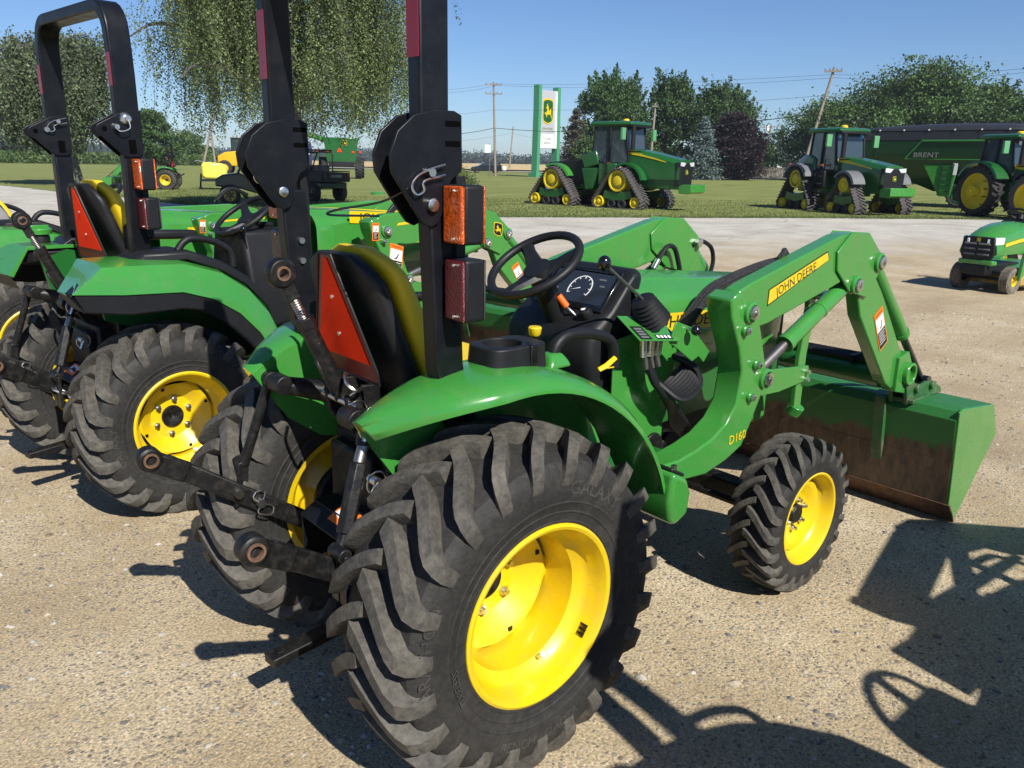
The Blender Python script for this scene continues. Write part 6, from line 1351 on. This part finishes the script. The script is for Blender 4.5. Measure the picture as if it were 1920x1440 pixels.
b = MB(); emblem(b, frame((pc, -.29, 8.05), (1, 0, 0), (0, 0, 1)), 3.1, 0, 1, .03); b.v = [(pc+(x-pc)*.80, y, z) for x, y, z in b.v]; b.build("emblem", [Y, GF], pn)
b = MB(); b.text("JOHN DEERE", frame((pc, -.29, 5.95), (1, 0, 0), (0, 0, 1)), .36, .02); b.build("lettering", mat("olive_letter", (.16, .20, .06), .5), pn)
b = MB(); b.text("Tri County", frame((pc, -.31, 4.75), (1, 0, 0), (0, 0, 1)), .36, .02); b.text("Equipment", frame((pc, -.31, 4.25), (1, 0, 0), (0, 0, 1)), .34, .02); b.build("lettering", GRY, pn)

# utility poles and lines
def pole(label, u, D, H, arms, lean=(0, 0), r=.15, rz=0, extra=None):
    x, y = at_px(u, D); t = thing("utility_pole", label, "utility pole", (x, y, 0), rz, "utility poles along the road")
    b = MB(); b.cyl((0, 0, -.2), (lean[0], lean[1], H), r*1.1, 10, r2=r*.75); b.build("pole", WOOD, t)
    for z, w_ in arms:
        q = z/H; b = MB(); b.box((lean[0]*q, lean[1]*q-.15, z), (w_, .12, .14))
        for k in (-.46, -.2, .2, .46): b.cyl((lean[0]*q+k*w_, lean[1]*q-.15, z+.06), (lean[0]*q+k*w_, lean[1]*q-.15, z+.22), .045, 8, mi=1)
        b.build("crossarm", [WOOD, GRY], t)
    if not arms: b = MB(); b.bar((lean[0]*.93, -.1, H*.93), (lean[0]*.93, -.45, H*.93), .08, .08); b.build("bracket", GRY, t)
    if extra:
        b = MB(); b.cyl((-.35, 0, extra), (-.35, 0, extra+1.0), .25, 14); b.build("transformer", WHT, t)
    return t
va = lambda u: math.atan2(at_px(u, 100)[1]-CAM[1], at_px(u, 100)[0]-CAM[0]) - math.pi/2
pole("tall straight pole with two crossarms left of the dealer sign", 929, 108, zpx(923, 153, 108), ((zpx(923, 159, 108), 2.1), (zpx(923, 176, 108), 2.2)), (-.35, 0), rz=va(929))
pole("pole leaning to the right behind the second tracked tractor", 1497, 75, zpx(1543, 126, 75), ((zpx(1543, 126, 75)-.35, 1.4),), (math.dist(at_px(1497, 75), at_px(1543, 75)), 0), .14, rz=va(1520))
pole("dark pole with a white transformer in front of the white house", 1436, 150, zpx(1440, 233, 150), ((zpx(1440, 238, 150), 2.4),), (.2, 0), rz=va(1436), extra=7.6)
pole("thin bare pole without arms just left of the dealer sign", 955, 200, zpx(960, 237, 200), (), (.8, 0), .18, rz=va(955))
pole("pale leaning pole beside the distant yellow machine", 376, 120, 8.2, (), (2.4, 0), .16, rz=va(376))
pole("short pale post half hidden by birch strands", 403, 130, 6.5, (), (-.3, 0), .16, rz=va(403))
pole("slim pole rising between the tracked tractor's roof and the maples", 1218, 95, zpx(1222, 193, 95), ((zpx(1222, 200, 95), .6),), (.25, 0), .14, rz=va(1218))
WIRE = mat("wire", (.03, .03, .035), .5)
def wire(label, pts, sag, r=.012):
    b = MB(); P = []
    for (u, v, D), (u1, v1, D1) in zip(pts[:-1], pts[1:]):
        for k in range(13):
            q = k/12; x0, y0 = at_px(u, D); x1, y1 = at_px(u1, D1)
            z0 = zpx(u, v, D); z1 = zpx(u1, v1, D1)
            if k < 12 or (u1, v1) == pts[-1][:2]: P.append((x0+(x1-x0)*q, y0+(y1-y0)*q, z0+(z1-z0)*q-sag*4*q*(1-q)))
    b.tube(P, r, 5); tag(b.build("power_line", WIRE), label, "power line", "power lines over the road")
wire("topmost thin line running past the head of the tall straight pole", [(760, 168, 108), (923, 157, 108), (1540, 140, 75), (2000, 118, 70)], .35)
wire("thin line just under the topmost one", [(760, 172, 108), (930, 160, 108), (1548, 146, 75), (2000, 122, 70)], .5)
wire("middle thin line between the two poles", [(760, 210, 108), (925, 206, 108), (1520, 180, 75), (2000, 176, 70)], .4)
wire("thick dark cable hanging lowest across the sky", [(700, 239, 108), (926, 240, 108), (1512, 214, 75), (2000, 214, 70)], .9, .035)
wire("thin far line dipping to the bare pole", [(700, 256, 180), (958, 249, 200), (1180, 268, 240)], 1.5, .02)
# black minivan on the road
t = thing("minivan", "black minivan driving along the road behind the poles", "car", (*at_px(911, 133), 0), R_(148))
BV = mat("black_car_paint", (.01, .011, .013), .2, coat=.6)
b = MB(); secs = []
for x, z1, w_ in ((2.45, .75, .8), (2.3, .95, .88), (1.5, 1.08, .92), (1.15, 1.18, .93), (.3, 1.72, .80), (-1.0, 1.78, .80), (-2.1, 1.70, .80), (-2.4, 1.15, .9), (-2.5, .6, .88)):
    mid = min(z1, 1.1); secs.append([(x, -.93 if abs(x) < 2.2 else -w_, .35), (x, -.95 if abs(x) < 2.2 else -w_, mid*.9), (x, -w_, z1), (x, w_, z1), (x, .95 if abs(x) < 2.2 else w_, mid*.9), (x, .93 if abs(x) < 2.2 else w_, .35)])
b.loft(secs); b.build("body", BV, t, bevel=.05)
for s_ in (-1, 1):
    for x in (1.5, -1.5): small_wheel(t, x, s_*.82, .34, .22, .22, s_, RBF, GRY)
b = MB(); b.prism([(1.0, 1.18), (.35, 1.62), (-1.9, 1.62), (-2.2, 1.18)], -.905, .905); b.build("side_window", GLS, t)
b = MB()
for s_ in (-1, 1): b.box((-2.38, s_*.8, 1.15), (.16, .14, .35))
b.split("tail_light", RED, t)
# road sign, house and fence
t = thing("road_sign", "small pale route sign on a post left of the tall pole", "sign", (*at_px(918, 100), 0), va(916)); b = MB(); b.cyl((0, 0, 0), (0, 0, 3.9), .05, 8); b.build("post", GRY, t); b = MB(); b.box((-.25, -.03, 3.3), (.7, .03, .95)); b.build("plate", WHT, t, bevel=.02)
t = thing("mailbox", "small white box beside the road right of the minivan", "mailbox", (*at_px(946, 125), 0), va(946)); b = MB(); b.box((0, 0, .85), (.55, .3, .6)); b.build("box", WHT, t, bevel=.08); b = MB(); b.cyl((0, 0, 0), (0, 0, .6), .06, 8); b.build("post", WOOD, t)
t = thing("house", "low white house with a grey roof behind the board fence", "house", (*at_px(1434, 172), 0), va(1434)+R_(12))
b = MB(); b.box((0, 0, 1.4), (9.5, 8, 2.8)); b.build("wall", mat("white_siding", (.72, .72, .70), .7), t)
b = MB(); b.loft([[(-5.2, -4.5, 2.75), (5.2, -4.5, 2.75), (5.2, 4.5, 2.75), (-5.2, 4.5, 2.75)], [(-2.6, -.1, 5.0), (2.2, -.1, 5.0), (2.2, .1, 5.0), (-2.6, .1, 5.0)]]); b.build("roof", mat("grey_shingles", (.10, .10, .105), .9, nscale=3, namt=.2), t)
b = MB(); b.box((3.0, -4.02, 1.6), (1.1, .06, 1.0)); b.box((-1.5, -4.02, 1.5), (1.4, .06, 1.1)); b.split("window", GLS, t)
t = thing("board_fence", "weathered board fence in front of the white house", "fence", (*at_px(1432, 140), 0), va(1432))
b = MB()
for k in range(30): b.box((-3.6+k*.25, 0, .85), (.23, .04, 1.7))
b.build("board", mat("grey_boards", (.17, .145, .12), .9, nscale=2, namt=.3), t); b = MB()
for x in (-3.6, -1.2, 1.2, 3.6): b.box((x, .08, .9), (.14, .14, 1.8))
b.split("post", WOOD, t)

# ---------------------------------------------------------------- thin summer haze round the whole place
HZ = bpy.data.materials.new("thin_air"); HZ.use_nodes = True; t_ = HZ.node_tree; t_.nodes.remove(t_.nodes["Principled BSDF"])
pv = t_.nodes.new("ShaderNodeVolumePrincipled"); pv.inputs['Color'].default_value = (.80, .88, 1, 1); pv.inputs['Density'].default_value = .0003; pv.inputs['Anisotropy'].default_value = .2
t_.links.new(pv.outputs[0], t_.nodes["Material Output"].inputs['Volume'])
b = MB(); b.box((400, 400, 14.5), (2230, 2230, 32)); tag(b.build("haze", HZ, smooth=False), kind="stuff")
